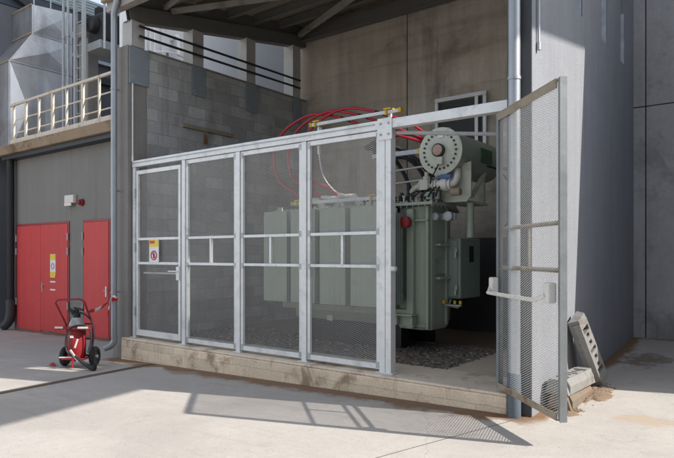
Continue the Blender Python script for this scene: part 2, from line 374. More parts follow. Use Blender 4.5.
def stone(m, x, y, z, s):
    a = random.uniform(0, 6.28); ca, sa = math.cos(a), math.sin(a); sx, sy, sz = s * random.uniform(.7, 1.4), s * random.uniform(.7, 1.2), s * random.uniform(.5, .85)
    vs = []
    for v in ICO:
        k = random.uniform(.75, 1.2); p = (v.x * sx * k, v.y * sy * k, v.z * sz * k)
        vs.append((x + p[0] * ca - p[1] * sa, y + p[0] * sa + p[1] * ca, z + p[2]))
    m.add(vs, ICF)
for k in range(8500):
    if k < 6500: x, y = random.uniform(-4.7, -3.08), random.uniform(6.08, 7.9)
    else: x, y = random.uniform(-8.2, -4.5), random.uniform(6.1, 7.6)
    stone(m, x, y, -.022 + random.uniform(-.006, .012), random.choice((.012, .016, .02, .026, .034)))
def gravel_extra(c):
    T = c['T']; g_ = T.n('ShaderNodeNewGeometry').outputs
    rp = g_['Random Per Island']
    cr = T.n('ShaderNodeValToRGB', {0: rp}); e = cr.color_ramp.elements
    e[0].position = 0; e[0].color = (.09, .08, .07, 1); e[1].position = 1; e[1].color = (.50, .43, .36, 1)
    for ps, cc in ((.3, (.18, .15, .12)), (.5, (.28, .19, .12)), (.72, (.16, .155, .155)), (.88, (.36, .31, .26))):
        q = e.new(ps); q.color = (*cc, 1)
    c['c'] = T.mix(.8, c['c'], cr.outputs[0])
o = obj('gravel', m, mat('mixed_gravel', (.13, .11, .09), .9, var=.3, scale=9, bump=.3, extra=gravel_extra), recalc=False); o['kind'] = 'stuff'

# ------------------------------------------------------------------ block wall on the left of the bay, and its pier
t = thing('block_wall', 'long grey concrete block wall on the left side of the transformer bay', 'wall', (-8.5, 7.6, -.3))
m = MB(); m.box(-8.70, -8.30, 5.78, 9.80, -.4, 4.60); obj('blockwork', m, M['block'], t)
m = MB(); m.box(-8.70, -8.296, 5.42, 5.778, -.5, 4.62); obj('pier', m, M['pier'], t, bevel=.01)
m = MB(); m.box(-8.72, -8.28, 5.80, 9.79, 4.602, 4.63); obj('capping', m, M['pier'], t)
m = MB(); m.tube([(-8.275, 5.50, 4.02), (-8.275, 5.50, 2.86)], .012, 8); m.lathe((-8.275, 5.50, 2.78), (0, 0, 1), [(0, .018), (.09, .018)], 10)
obj('conduit', m, M['galv'], t)
# dark rusty streak board low on the wall
m = MB(); m.box(-8.298, -8.25, 6.48, 7.62, 3.50, 3.56); m.box(-8.298, -8.27, 6.95, 7.02, 3.28, 3.498); o = obj('rusty_angle', m, M['rust'], t)

# steel columns on the block wall
def column(y, w, label, z0, ph, pz0):
    t = thing('steel_column', label, 'column', (-8.42, y, 4.62), group='steel columns carrying the canopy roof')
    m = MB(); x0, x1 = -8.56, -8.30
    zt = 5.02 + .178 * (y - 5.45) - .01
    m.box(x0, x1, y - w / 2, y - w / 2 + .014, 4.63, zt); m.box(x0, x1, y + w / 2 - .014, y + w / 2, 4.63, zt); m.box((x0 + x1) / 2 - .006, (x0 + x1) / 2 + .006, y - w / 2 + .014, y + w / 2 - .014, 4.63, zt)
    m.box(x1 - .02, x1 - .006, y - w / 2 + .015, y + w / 2 - .015, 4.63, zt)
    obj('post', m, M['colsteel'], t)
    m = MB(); m.box(-8.285, -8.272, y - ph / 2, y + ph / 2, pz0, 4.61)
    b = obj('base_plate', m, M['plate'], t, bevel=.004)
    m = MB()
    for dy in (-.35, .35):
        for zz in (pz0 + .08, 4.52): m.lathe((-8.272, y + dy * ph, zz), (1, 0, 0), [(0, .016), (.014, .016)], 6, False)
    objs('bolt', m, M['galvd'], b)
column(5.62, .24, 'pale steel column over the wall pier beside the gutter downpipe', 4.62, .36, 4.02)
column(6.83, .24, 'pale steel column on the block wall, second from the downpipe', 4.62, .30, 4.10)
column(8.12, .24, 'pale steel column on the block wall, third from the downpipe', 4.62, .30, 4.06)
column(9.46, .24, 'pale steel column on the block wall, in the corner by the brown back wall', 4.62, .26, 4.10)
t = thing('guard_bar', 'upper thin dark guard bar running through the steel columns above the block wall', 'rail', (-8.24, 7.6, 4.98), group='guard bars above the block wall')
ORI[t.name] = Vector((-8.24, 7.6, 4.98)); m = MB(); m.tube([(-8.24, 5.6, 4.95), (-8.24, 9.5, 4.99)], .022, 8); obj('tube', m, M['dark'], t)
t = thing('guard_bar', 'lower thin dark guard bar running through the steel columns above the block wall', 'rail', (-8.24, 7.6, 4.80), group='guard bars above the block wall')
ORI[t.name] = Vector((-8.24, 7.6, 4.80)); m = MB(); m.tube([(-8.24, 5.6, 4.79), (-8.24, 9.5, 4.83)], .022, 8); obj('tube', m, M['dark'], t)

# ------------------------------------------------------------------ canopy roof
def rz(y): return 5.20 + .178 * (y - 5.45)      # underside of the eave beams
t = thing('canopy_roof', 'dark steel canopy roof with ribbed decking over the transformer bay', 'roof', (-5.2, 7.6, 5.2))
m = MB(); n = 70                                     # trapezoid ribs running into the bay
for i in range(n):
    x0 = -8.75 + i * .0955; a = [(x0, 0), (x0 + .03, .035), (x0 + .062, .035), (x0 + .0955, 0)]
    for (xa, za), (xb, zb) in zip(a, a[1:]):
        y0, y1 = 5.30, 9.80
        m.add([(xa, y0, rz(y0) + .30 + za), (xb, y0, rz(y0) + .30 + zb), (xb, y1, rz(y1) + .30 + zb), (xa, y1, rz(y1) + .30 + za)], [(0, 1, 2, 3)])
o = obj('decking', m, M['deck'], t); md = o.modifiers.new('thick', 'SOLIDIFY'); md.thickness = .004
def ibeam(m, p, q, w, h):
    p, q = Vector(p), Vector(q)
    m.bar(p + Vector((0, 0, h / 2 - .006)), q + Vector((0, 0, h / 2 - .006)), w, .012); m.bar(p - Vector((0, 0, h / 2 - .006)), q - Vector((0, 0, h / 2 - .006)), w, .012); m.bar(p, q, .008, h - .024)
m = MB(); m.box(-8.72, -2.12, 5.32, 5.46, rz(5.4), rz(5.4) + .29); obj('fascia_beam', m, M['steell'], t, bevel=.006)
m = MB(); m.box(-8.76, -2.12, 5.24, 5.31, rz(5.4) + .14, rz(5.4) + .30); obj('gutter', m, M['rust'], t, bevel=.01)
m = MB(); ibeam(m, (-8.42, 5.48, rz(5.48) - .06), (-8.42, 9.79, rz(9.79) - .06), .16, .24); m.bar((-8.33, 5.48, rz(5.48) - .06), (-8.33, 9.79, rz(9.79) - .06), .006, .235); obj('side_beam', m, M['steel'], t)
m = MB(); m.add([(-8.40, 5.47, rz(5.47) + .062), (-8.40, 9.79, rz(9.79) + .062), (-8.40, 9.79, rz(9.79) + .295), (-8.40, 5.47, rz(5.47) + .295), (-8.43, 5.47, rz(5.47) + .062), (-8.43, 9.79, rz(9.79) + .062), (-8.43, 9.79, rz(9.79) + .295), (-8.43, 5.47, rz(5.47) + .295)], [(0, 1, 2, 3), (7, 6, 5, 4), (0, 4, 5, 1), (1, 5, 6, 2), (2, 6, 7, 3), (3, 7, 4, 0)]); obj('closure_plate', m, M['steel'], t)
for i, y in enumerate((6.15, 6.85, 7.55, 8.25, 8.95)):
    m = MB(); ibeam(m, (-8.33, y, rz(y) + .21), (-2.12, y, rz(y) + .21), .09, .17); obj('purlin', m, M['steel'], t)
m = MB(); ibeam(m, (-8.33, 9.68, rz(9.68) + .06), (-2.12, 9.68, rz(9.68) + .06), .16, .28); obj('wall_beam', m, M['steel'], t)
m = MB(); ibeam(m, (-4.6, 5.47, rz(5.47) + .02), (-4.6, 9.6, rz(9.6) + .02), .14, .22); obj('rafter', m, M['steel'], t)
m = MB(); m.bar((-8.25, 9.5, rz(9.5) + .04), (-4.7, 7.66, rz(7.66) + .08), .09, .09); obj('brace', m, M['steell'], t)
m = MB(); m.bar((-8.25, 6.23, rz(6.23) + .05), (-4.7, 8.35, rz(8.35) + .02), .08, .07); obj('brace', m, M['steell'], t)
m = MB(); m.bar((-8.25, 6.1, rz(6.1) + .09), (-6.2, 5.5, rz(5.5) + .10), .06, .06); obj('brace', m, M['steell'], t)

# ------------------------------------------------------------------ back wall: cast panels
t = thing('back_wall', 'tall brown and grey cast concrete wall closing the back of the yard and bay', 'wall', (-3, 10, -.2))
BV = 9.8
m = MB(); m.box(-9.0, 2.5, BV + .20, 25.0, -.5, 13.5); obj('backing_shade_block', m, M['dark'], t)  # backs the panel joints; its unseen bulk is added to shade the rear tower
m = MB(); m.box(-8.70, -5.815, BV, BV + .19, -.4, 13.4); obj('wall_panel', m, M['back'], t, bevel=.008)['label'] = 'dark brown cast panel beside the block wall'
m = MB(); m.box(-5.80, -2.05, BV + .012, BV + .19, -.4, 13.4); obj('wall_panel', m, M['back2'], t, bevel=.008)['label'] = 'tan streaked cast panel behind the conservator tank'
for x0, x1, z0, z1 in ((-2.05, -1.715, 3.52, 13.4), (-1.70, 2.5, 3.52, 13.4), (-2.05, -1.715, -.4, 3.505), (-1.70, 2.5, -.4, 3.505)):
    m = MB(); m.box(x0, x1, BV, BV + .19, z0, z1); obj('wall_panel', m, M['backgrey'], t, bevel=.006)
m = MB(); m.box(-5.79, -2.11, BV - .01, BV + .010, -.05, 1.6); obj('low_dark_band', m, mat('low_band_black', (.07, .07, .072), .7, var=.4, scale=3), t)  # very dark band along the lower back wall
m = MB(); m.box(-3.35, -2.11, BV - .006, BV + .010, 1.605, 3.6); obj('grey_patch', m, M['backgrey'], t)
t = thing('wall_hatch', 'galvanised framed dark hatch opening on the brown back wall behind the conservator', 'hatch', (-4.7, 9.78, 2.6))
m = MB(); m.box(-5.12, -4.24, 9.795, 9.811, 2.6, 4.08); obj('opening', m, M['dark'], t)
m = MB(); m.box(-5.18, -4.19, 9.74, 9.80, 4.09, 4.16); m.box(-5.18, -5.12, 9.74, 9.80, 2.6, 4.085); m.box(-4.25, -4.19, 9.74, 9.80, 2.6, 4.085); m.box(-4.40, -4.34, 9.74, 9.79, 2.6, 4.085); obj('frame', m, M['galv'], t)

# ------------------------------------------------------------------ side wall on the right of the bay with slot openings
t = thing('side_wall', 'tall smooth blue grey wall with slot windows between the bay and the side yard', 'wall', (-1.98, 7.6, -.2))
FX0, FX1 = -2.10, -1.87
m = MB(); m.box(FX0, FX1, 5.38, 9.79, -.45, 4.0)
cuts = [(6.72, 7.04), (7.88, 8.20), (8.93, 9.24)]; ys = [5.38] + [c for ab in cuts for c in ab] + [9.79]
for i in range(0, len(ys), 2): m.box(FX0, FX1, ys[i], ys[i + 1], 4.0, 4.75)
ys2 = [5.38, 5.93, 6.50, 6.72, 7.04, 7.55, 8.20, 8.93, 9.24, 9.79]          # unseen upper openings, some added or widened to let sun patches through
for i in range(0, len(ys2), 2): m.box(FX0, FX1, ys2[i], ys2[i + 1], 4.751, 5.7)
m.box(FX0, FX1, 5.38, 9.79, 5.7, 6.5)
obj('wall', m, M['fin'], t)
m = MB(); m.box(FX0, FX1 - .004, 5.366, 5.379, -.45, 6.5); obj('edge_strip', m, mat('dark_edge_grey', (.055, .058, .065), .6, var=.2, scale=2, streak=.2), t)  # dark grey facing over the end of the side wall
for a, b in cuts:
    m = MB(); 
    for yy in (a, b - .02): m.box(FX0 + .01, FX1 - .02, yy + .002, yy + .018, 4.003, 4.748)
    m.box(FX0 + .01, FX1 - .02, a + .02, b - .02, 4.003, 4.018)
    obj('window_lining', m, mat('slot_lining', (.46, .50, .56), .6, var=.5, scale=9, fine=.2, bump=.3), t)
m = MB(); m.tube([(-1.85, 5.50, 6.4), (-1.85, 5.50, 3.28), (-1.85, 5.50, 3.25)], .012, 8); m.lathe((-1.85, 5.50, 3.2), (0, 0, 1), [(0, .02), (.07, .02)], 10)
obj('conduit', m, M['galvd'], t)

def downpipe(name, label, pts, r, z_clips, mtl, clip_x):
    t = thing(name, label, 'downpipe', pts[-1])
    m = MB(); m.tube(pts, r, 18); obj('pipe', m, mtl, t)
    for z in z_clips:
        m = MB(); m.lathe((clip_x[0], clip_x[1], z), (0, 0, 1), [(0, r + .006), (.03, r + .006)], 18); m.box(clip_x[0] - .012, clip_x[0] + .012, clip_x[1], clip_x[1] + r + .06, z, z + .03)
        obj('bracket', m, mtl, t)
    return t
t = downpipe('downpipe', 'pale zinc downpipe standing at the end of the side wall beside the open gate', [(-2.005, 5.295, 6.2), (-2.005, 5.295, -.02), (-2.005, 5.295, -.195)], .055, (2.9, .9, 4.6), M['zinc'], (-2.005, 5.295))
m = MB(); m.lathe((-2.005, 5.295, -.205), (0, 0, 1), [(0, .061), (.42, .061), (.43, .056)], 20); obj('shoe', m, mat('blue_grey_pvc', (.10, .125, .155), .5, var=.15, scale=6), t)
pts = spline([(-8.36, 5.27, 5.36), (-8.36, 5.27, 5.24), (-8.44, 5.28, 5.10), (-8.46, 5.29, 4.95), (-8.46, 5.29, 4.6)], 6) + [(-8.46, 5.29, 2.0)] + spline([(-8.46, 5.29, .02), (-8.46, 5.29, -.06), (-8.49, 5.25, -.13), (-8.56, 5.19, -.17)], 6)
downpipe('downpipe', 'slim grey zinc downpipe with swan neck fixed on the pier beside the single red door', pts, .048, (3.9, 2.3, .7), M['zinc'], (-8.46, 5.29))

# ------------------------------------------------------------------ expanded metal
def expanded(m, o, ex, ez, w, h, nrm, lwd=.048, swd=.021, sw=.0039, tilt=.5):
    o, ex, ez, nrm = map(Vector, (o, ex, ez, nrm)); s = swd / 2
    cols = max(2, int(round(w / (lwd / 2)))); dx = w / cols; rows = int(h / s)
    off = (ez * math.cos(tilt) + nrm * math.sin(tilt)) * sw / 2
    vs = []; fs = []
    for j in range(rows):
        zc = (j + .5) * s; b = len(vs)
        for i in range(cols + 1):
            z = zc + (s / 2 if (i + j) % 2 else -s / 2)
            p = o + ex * (i * dx) + ez * z
            vs.append(p - off); vs.append(p + off)
        for i in range(cols): fs.append((b + 2 * i, b + 2 * i + 2, b + 2 * i + 3, b + 2 * i + 1))
    m.add(vs, fs)

# ------------------------------------------------------------------ mesh fence
FV = 5.53
posts = [(-8.22, .07), (-7.0, .075), (-5.86, .075), (-4.70, .075)]
t = thing('mesh_fence', 'long galvanised mesh fence with posts and top beam standing on the beige plinth', 'fence', (-5.8, FV, 0))
for x, w in posts:
    m = MB(); m.box(x - w / 2, x + w / 2, FV - .045, FV + .035, .004, 2.68); m.box(x - w / 2 - .035, x + w / 2 + .035, FV - .075, FV + .065, .001, .012)
    p = obj('post', m, M['galv'], t, bevel=.004)
m = MB(); m.box(-3.60, -3.527, FV - .05, FV + .05, .004, 2.68); m.box(-3.521, -3.45, FV - .05, FV + .05, .004, 2.68); m.box(-3.64, -3.41, FV - .075, FV + .065, .001, .012)
m.box(-3.62, -3.43, FV - .062, FV - .052, 2.56, 2.80)
p = obj('post', m, M['galv'], t, bevel=.004); p['label'] = 'stout double corner post beside the gateway'
m = MB()
for xx in (-3.575, -3.475):
    for zz in (2.62, 2.74): m.lathe((xx, FV - .062, zz), (0, -1, 0), [(0, .014), (.012, .014)], 6, False)
objs('bolt', m, M['galvd'], p)
m = MB(); m.box(-8.26, -2.11, FV - .05, FV + .05, 2.683, 2.785); obj('top_beam', m, M['galv'], t, bevel=.005)
m = MB(); m.box(-8.26, -2.11, FV + .025, FV + .034, 2.786, 2.80); m.box(-8.26, -3.66, FV - .064, FV - .0505, 2.742, 2.75); obj('beam_lip', m, M['galvd'], t)
m = MB(); m.tube([(-3.47, 5.60, 2.655), (-2.60, 6.38, 2.655), (-2.12, 6.81, 2.655)], .022, 10); obj('stay_tube', m, M['galv'], t)
m = MB(); m.lathe((-3.449, 5.50, 1.15), (1, 0, 0), [(0, .03), (.012, .03), (.03, .022), (.05, .03), (.06, .012)], 16); obj('latch_knob', m, M['white'], t)
def frame_panel(x0, x1, parent, z0=.035, z1=2.675, v0=FV - .03, v1=FV + .01, st=.042, div=True):
    m = MB()
    m.box(x0, x0 + st, v0, v1, z0, z1); m.box(x1 - st, x1, v0, v1, z0, z1)
    m.box(x0 + st, x1 - st, v0, v1, z0, z0 + .06); m.box(x0 + st, x1 - st, v0, v1, z1 - .055, z1)
    f = obj('panel_frame', m, M['galv'], parent, bevel=.003)
    for z in (1.53, 1.155):
        m = MB(); m.box(x0 + st, x1 - st, v0 + .002, v1, z, z + .036); obj('cross_rail', m, M['galv'], f, bevel=.002)
    if div:
        xc = (x0 + x1) / 2; m = MB(); m.box(xc - .016, xc + .016, v0 + .004, v1, 1.193, 1.528); obj('divider', m, M['galv'], f)
    m = MB()
    for xx in (x0 + .02, x1 - .02):
        for zz in (2.62, 1.56, 1.16, .08): m.box(xx - .025, xx + .025, v0 - .004, v0 + .001, zz - .035, zz + .035)
    objs('clamp_plate', m, M['galvd'], f)
    m = MB(); expanded(m, (x0 + .015, v1 + .004, z0 + .01), (1, 0, 0), (0, 0, 1), x1 - x0 - .03, z1 - z0 - .02, (0, -1, 0))
    obj('wire_mesh', m, M['wire'], f, recalc=False)
for a, b in ((-6.955, -5.905), (-5.815, -4.745), (-4.655, -3.61)): frame_panel(a, b, t)
# access door of the fence
t = thing('mesh_door', 'closed galvanised mesh door with warning sign beside the wall pier', 'door', (-7.62, FV, 0))
m = MB(); x0, x1, v0, v1, z0, z1 = -8.16, -7.065, FV - .045, FV - .005, .045, 2.62
m.box(x0, x0 + .05, v0, v1, z0, z1); m.box(x1 - .05, x1, v0, v1, z0, z1); m.box(x0 + .05, x1 - .05, v0, v1, z0, z0 + .09); m.box(x0 + .05, x1 - .05, v0, v1, z1 - .06, z1)
obj('frame', m, M['galv'], t, bevel=.003)
for z in (1.53, 1.155): m = MB(); m.box(x0 + .05, x1 - .05, v0 + .002, v1, z, z + .038); obj('cross_rail', m, M['galv'], t)
m = MB(); expanded(m, (x0 + .02, v1 + .004, z0 + .02), (1, 0, 0), (0, 0, 1), x1 - x0 - .04, z1 - z0 - .04, (0, -1, 0)); obj('wire_mesh', m, M['wire'], t, recalc=False)
m = MB(); m.box(x1 - .075, x1 - .005, v0 - .02, v0 - .001, .93, 1.13); m.tube([(x1 - .04, v0 - .02, 1.06), (x1 - .04, v0 - .07, 1.06), (x1 - .19, v0 - .07, 1.06)], .011, 8); obj('handle', m, M['galv'], t)
m = MB(); m.tube([(x0 + .08, v1 + .05, 1.02), (x1 - .08, v1 + .05, 1.02)], .014, 8); obj('push_bar', m, M['galv'], t)
m = MB()
for z in (.35, 1.35, 2.2): m.lathe((x0 - .012, v0 - .012, z), (0, 0, 1), [(0, .015), (.14, .015)], 10)
objs('hinge', m, M['galvd'], t)
sx0, sx1, sv = -7.80, -7.565, v0 - .012
m = MB(); m.box(sx0, sx1, sv, sv + .006, 1.185, 1.535); sg = obj('warning_sign', m, M['signw'], t)
m = MB(); m.box(sx0 + .006, sx1 - .006, sv - .004, sv - .001, 1.425, 1.53); obj('sign_header', m, M['signy'], sg)
m = MB(); m.box(sx0 + .02, sx0 + .14, sv - .007, sv - .005, 1.475, 1.518); obj('sign_print', m, M['signr'], sg)
m = MB(); c = ((sx0 + sx1) / 2, sv - .003, 1.295); m.torus(c, (0, 1, 0), .066, .009, 28, 6); m.bar((c[0] - .045, c[1], c[2] + .045), (c[0] + .045, c[1], c[2] - .045), .006, .014, (0, 1, 0)); obj('prohibition_ring', m, M['signr'], sg)
m = MB(); m.lathe((c[0], c[1] + .003, c[2] + .038), (0, -1, 0), [(0, .012), (.003, .012)], 12); m.prism([(c[0] - .02, c[1], c[2] + .022), (c[0] + .02, c[1], c[2] + .022), (c[0] + .014, c[1], c[2] - .045), (c[0] - .014, c[1], c[2] - .045)], (0, .003, 0)); obj('prohibition_figure', m, M['black'], sg)

# open gate leaf
H = Vector((-2.2077, 5.43, 0)); F = Vector((-1.350, 4.570, 0)); ex = (F - H); GW = ex.length; ex.normalize(); gn = Vector((ex.y, -ex.x, 0))   # gn faces the yard on the left
if gn.x > 0: gn = -gn
G0, G1 = .04, 2.645
t = thing('mesh_gate', 'open galvanised mesh gate leaf with push bar swung out beside the downpipe', 'gate', (H.x, H.y, 0))
UP = Vector((0, 0, 1))
def gp(s, z, o=0.0): return H + ex * s + UP * z + gn * o
def gbox(m, s0, s1, z0, z1, o0, o1): return m.obox(gp((s0 + s1) / 2, (z0 + z1) / 2, (o0 + o1) / 2), ex * (s1 - s0) / 2, gn * (o1 - o0) / 2, UP * (z1 - z0) / 2)
m = MB(); gbox(m, 0, .045, G0, G1, -.025, .025); gbox(m, GW - .006, GW, G0, G1, -.03, .03); gbox(m, GW - .055, GW - .0065, G0, G1, -.03, -.024); gbox(m, GW - .05, GW - .0065, G0, G1, .012, .018)
objs('stile', m, M['zincold'], t, bevel=.002)
m = MB(); gbox(m, .046, GW - .056, G1 - .006, G1, -.03, .03); gbox(m, .046, GW - .056, G1 - .075, G1 - .007, .024, .030); obj('top_rail', m, M['rust'], t)
m = MB(); gbox(m, .046, GW - .056, G0, G0 + .006, -.03, .03); gbox(m, .046, GW - .056, G0 + .007, G0 + .055, .022, .03); o = obj('bottom_rail', m, M['rust'], t); o['label'] = 'rusty bottom rail'
for z in (1.53, 1.165):
    m = MB(); gbox(m, .046, GW - .056, z, z + .036, -.02, -.014); gbox(m, .046, GW - .056, z, z + .006, -.013, .012); obj('cross_rail', m, M['rust'], t)
m = MB(); gbox(m, GW * .5 - .016, GW * .5 + .016, 1.203, 1.528, -.02, -.014); obj('divider', m, M['rust'], t)
m = MB(); expanded(m, gp(.02, G0 + .02, .004), ex, UP, GW - .05, G1 - G0 - .04, gn, lwd=.046, swd=.020, sw=.0046); obj('wire_mesh', m, M['wire'], t, recalc=False)
m = MB(); pb = [gp(.02, 1.00, .09), gp(.06, .955, .12), gp(.12, .945, .125), gp(GW - .30, .945, .125), gp(GW - .2, .955, .12), gp(GW - .10, .99, .10)]
m.tube(spline(pb, 5), .017, 10); b = obj('push_bar', m, M['white'], t)
m = MB(); gbox(m, -.01, .07, .93, 1.09, .026, .10); gbox(m, GW - .14, GW - .05, .93, 1.09, .026, .10); objs('end_housing', m, M['white'], b, bevel=.015)
m = MB()
for z in (.35, 1.4, 2.3): m.lathe(gp(-.018, z, -.01), (0, 0, 1), [(0, .016), (.15, .016)], 10)
objs('hinge', m, M['galvd'], t)

# ------------------------------------------------------------------ transformer
t = thing('power_transformer', 'large grey green power transformer standing on the gravel behind the fence', 'transformer', (-5.1, 7.6, 0))
m = MB(); poly = [(-6.25, 7.10), (-4.2, 7.10), (-4.17, 6.84), (-3.83, 6.80), (-3.69, 6.86), (-3.69, 7.27), (-4.15, 8.3), (-6.25, 8.3)]
m.prism([(x, y, .32) for x, y in poly], (0, 0, 1.62)); tank = obj('tank', m, M['trafo'], t, bevel=.012)
m = MB()
for xx in (-3.95,): m.box(xx - .05, xx + .05, 6.735, 6.815, .34, 1.90)
for z in (.98, 1.42): m.box(-3.688, -3.62, 6.95, 7.35, z, z + .03)
m.box(-3.89, -3.70, 6.76, 6.81, 1.74, 1.765); m.box(-3.74, -3.70, 6.775, 6.84, .34, 1.94); m.box(-3.688, -3.655, 7.20, 7.255, .36, 1.94); m.box(-3.89, -3.745, 6.78, 6.81, .36, .40)
objs('stiffener', m, M['trafo'], tank, bevel=.006)
m = MB(); m.prism([(-6.35, 6.70, 1.945), (-3.60, 6.70, 1.945), (-3.60, 7.35, 1.945), (-4.05, 8.4, 1.945), (-6.35, 8.4, 1.945)], (0, 0, .04)); cv = obj('cover', m, M['trafo'], t, bevel=.005)
m = MB()
for i in range(30): m.lathe((-6.3 + i * .092, 6.745, 1.925), (0, 0, 1), [(0, .013), (.085, .013)], 6, False)
for i in range(6): m.lathe((-3.635, 6.8 + i * .105, 1.925), (0, 0, 1), [(0, .013), (.085, .013)], 6, False)
objs('cover_bolt', m, M['galvd'], cv)
m = MB(); m.box(-6.1, -4.3, 7.10, 7.30, -.03, .318); m.box(-6.1, -4.3, 7.9, 8.1, -.03, .318); objs('base_beam', m, M['dark'], t)
m = MB(); m.box(-4.12, -3.88, 6.74, 6.80, .36, .50); m.box(-4.14, -3.86, 6.64, 6.80, .505, .53); m.box(-4.13, -4.10, 6.66, 6.735, .38, .50); m.box(-3.90, -3.87, 6.66, 6.735, .38, .50); obj('jacking_bracket', m, M['trafo'], t, bevel=.006)
def radiator(x0, x1, z0, z1, y0, n, mtl):
    # pressed plates standing one behind another, with flutes, hung on two headers
    m = MB()
    for k in range(n):
        y = y0 + k * .052; nf = 5; w = (x1 - x0) / nf; pts = []
        for i in range(nf):
            for fx, dy in ((0, .0035), (.10, 0), (.90, 0), (1, .0035)): pts.append((x0 + (i + fx) * w, y + dy))
        poly = [(x, yy, z0) for x, yy in pts] + [(x, yy + 2 * (y + .0125 - yy) + .004, z0) for x, yy in reversed(pts)]
        m.prism(poly, (0, 0, z1 - z0))
    r = obj('radiator', m, mtl, t, bevel=.003)
    for z in (z0 + .09, z1 - .09):
        m = MB(); xc = (x0 + x1) / 2; m.tube([(xc, y0 + .05, z), (xc, 7.105, z)], .045, 12); obj('header_pipe', m, mtl, r)
    m = MB(); m.box((x0 + x1) / 2 - .04, (x0 + x1) / 2 + .04, y0 + .1, y0 + .13, z1, z1 + .07); obj('lifting_eye', m, mtl, r)
for x0, x1 in ((-6.275, -5.81), (-5.735, -5.28), (-5.195, -4.75), (-4.665, -4.215)): radiator(x0, x1, .62, 1.94, 6.40, 7, M['trafo'])
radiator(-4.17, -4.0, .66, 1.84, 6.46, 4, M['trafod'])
m = MB(); m.box(-6.2, -3.95, 6.74, 6.80, .50, .58); obj('radiator_shelf', m, M['trafo'], t)
m = MB(); m.box(-5.30, -5.20, 6.70, 6.73, .36, .44); obj('rating_plate', m, M['pale'], t)
m = MB(); m.lathe((-3.95, 6.735, 1.725), (0, -1, 0), [(0, .03), (.06, .03), (.07, .075), (.14, .075), (.15, .06)], 20); obj('red_cap', m, M['redp'], t)
# conservator
CX, CY, CZ, CR = -3.575, 6.86, 2.635, .285
m = MB(); m.lathe((CX, CY + .03, CZ), (0, 1, 0), [(0, CR - .01), (.005, CR), (1.32, CR), (1.40, CR * .88), (1.46, CR * .6), (1.48, .01)], 56); cons = obj('conservator', m, M['trafo'], t)
m = MB(); m.lathe((CX, CY, CZ), (0, 1, 0), [(0, CR - .012), (.006, CR + .022), (.026, CR + .022), (.029, CR)], 56); obj('end_plate', m, M['pale'], cons)
m = MB()
for k in range(24):
    a = 2 * math.pi * k / 24; m.lathe((CX + math.cos(a) * CR * .80, CY, CZ + math.sin(a) * CR * .80), (0, -1, 0), [(0, .015), (.014, .015)], 6, False)
objs('flange_bolt', m, M['dark'], cons)
m = MB(); gx0, gz0 = CX - .01, CZ + .01; m.lathe((gx0, CY - .002, gz0), (0, -1, 0), [(0, .085), (.05, .085), (.055, .075)], 28); gg = obj('oil_gauge', m, M['dark'], cons)
m = MB(); m.lathe((gx0, CY - .058, gz0), (0, -1, 0), [(0, .068), (.003, .068)], 28); obj('dial', m, M['gauge'], gg)
m = MB(); m.bar((gx0 - .02, CY - .0625, gz0 - .03), (gx0 + .03, CY - .0625, gz0 + .045), .003, .006, (0, 1, 0)); obj('needle', m, M['signw'], gg)
m = MB(); m.box(gx0 - .02, gx0 + .07, CY - .06, CY - .004, gz0 - .185, gz0 - .09); obj('junction_box', m, M['pale'], cons, bevel=.005)
m = MB(); m.tube(spline([(gx0 + .01, CY - .03, gz0 - .17), (gx0 - .02, CY - .06, gz0 - .26), (gx0 - .10, CY - .03, gz0 - .36), (gx0 - .16, CY + .05, gz0 - .46)], 6), .009, 8); obj('gauge_lead', m, M['black'], cons)
m = MB(); m.box(CX - .02, CX + .05, CY - .012, CY - .002, CZ + .17, CZ + .215); obj('tag_plate', m, M['signw'], cons)
m = MB(); m.box(CX + .276, CX + .295, CY + .62, CY + .98, CZ - .09, CZ + .10); obj('name_plate', m, M['greenplate'], cons)
m = MB(); m.lathe((CX - .02, CY + .25, CZ + CR - .01), (0, 0, 1), [(0, .03), (.05, .03), (.05, .045), (.065, .045)], 16); obj('filler_cap', m, M['pale'], cons)
# saddle bracket under the conservator
m = MB(); m.prism([(-3.72, 7.06, 1.99), (-3.30, 7.06, 1.99), (-3.24, 7.06, 2.06), (-3.24, 7.06, 2.50), (-3.72, 7.06, 2.40)], (0, .025, 0)); m.bar((-3.45, 7.9, 2.0), (-3.45, 7.9, 2.38), .06, .06, (0, 1, 0)); m.box(-3.72, -3.36, 7.088, 7.897, 1.99, 2.02)
m.bar((-3.30, 7.2, 2.05), (-3.36, 7.75, 2.42), .05, .04)
obj('saddle', m, M['pale'], t)
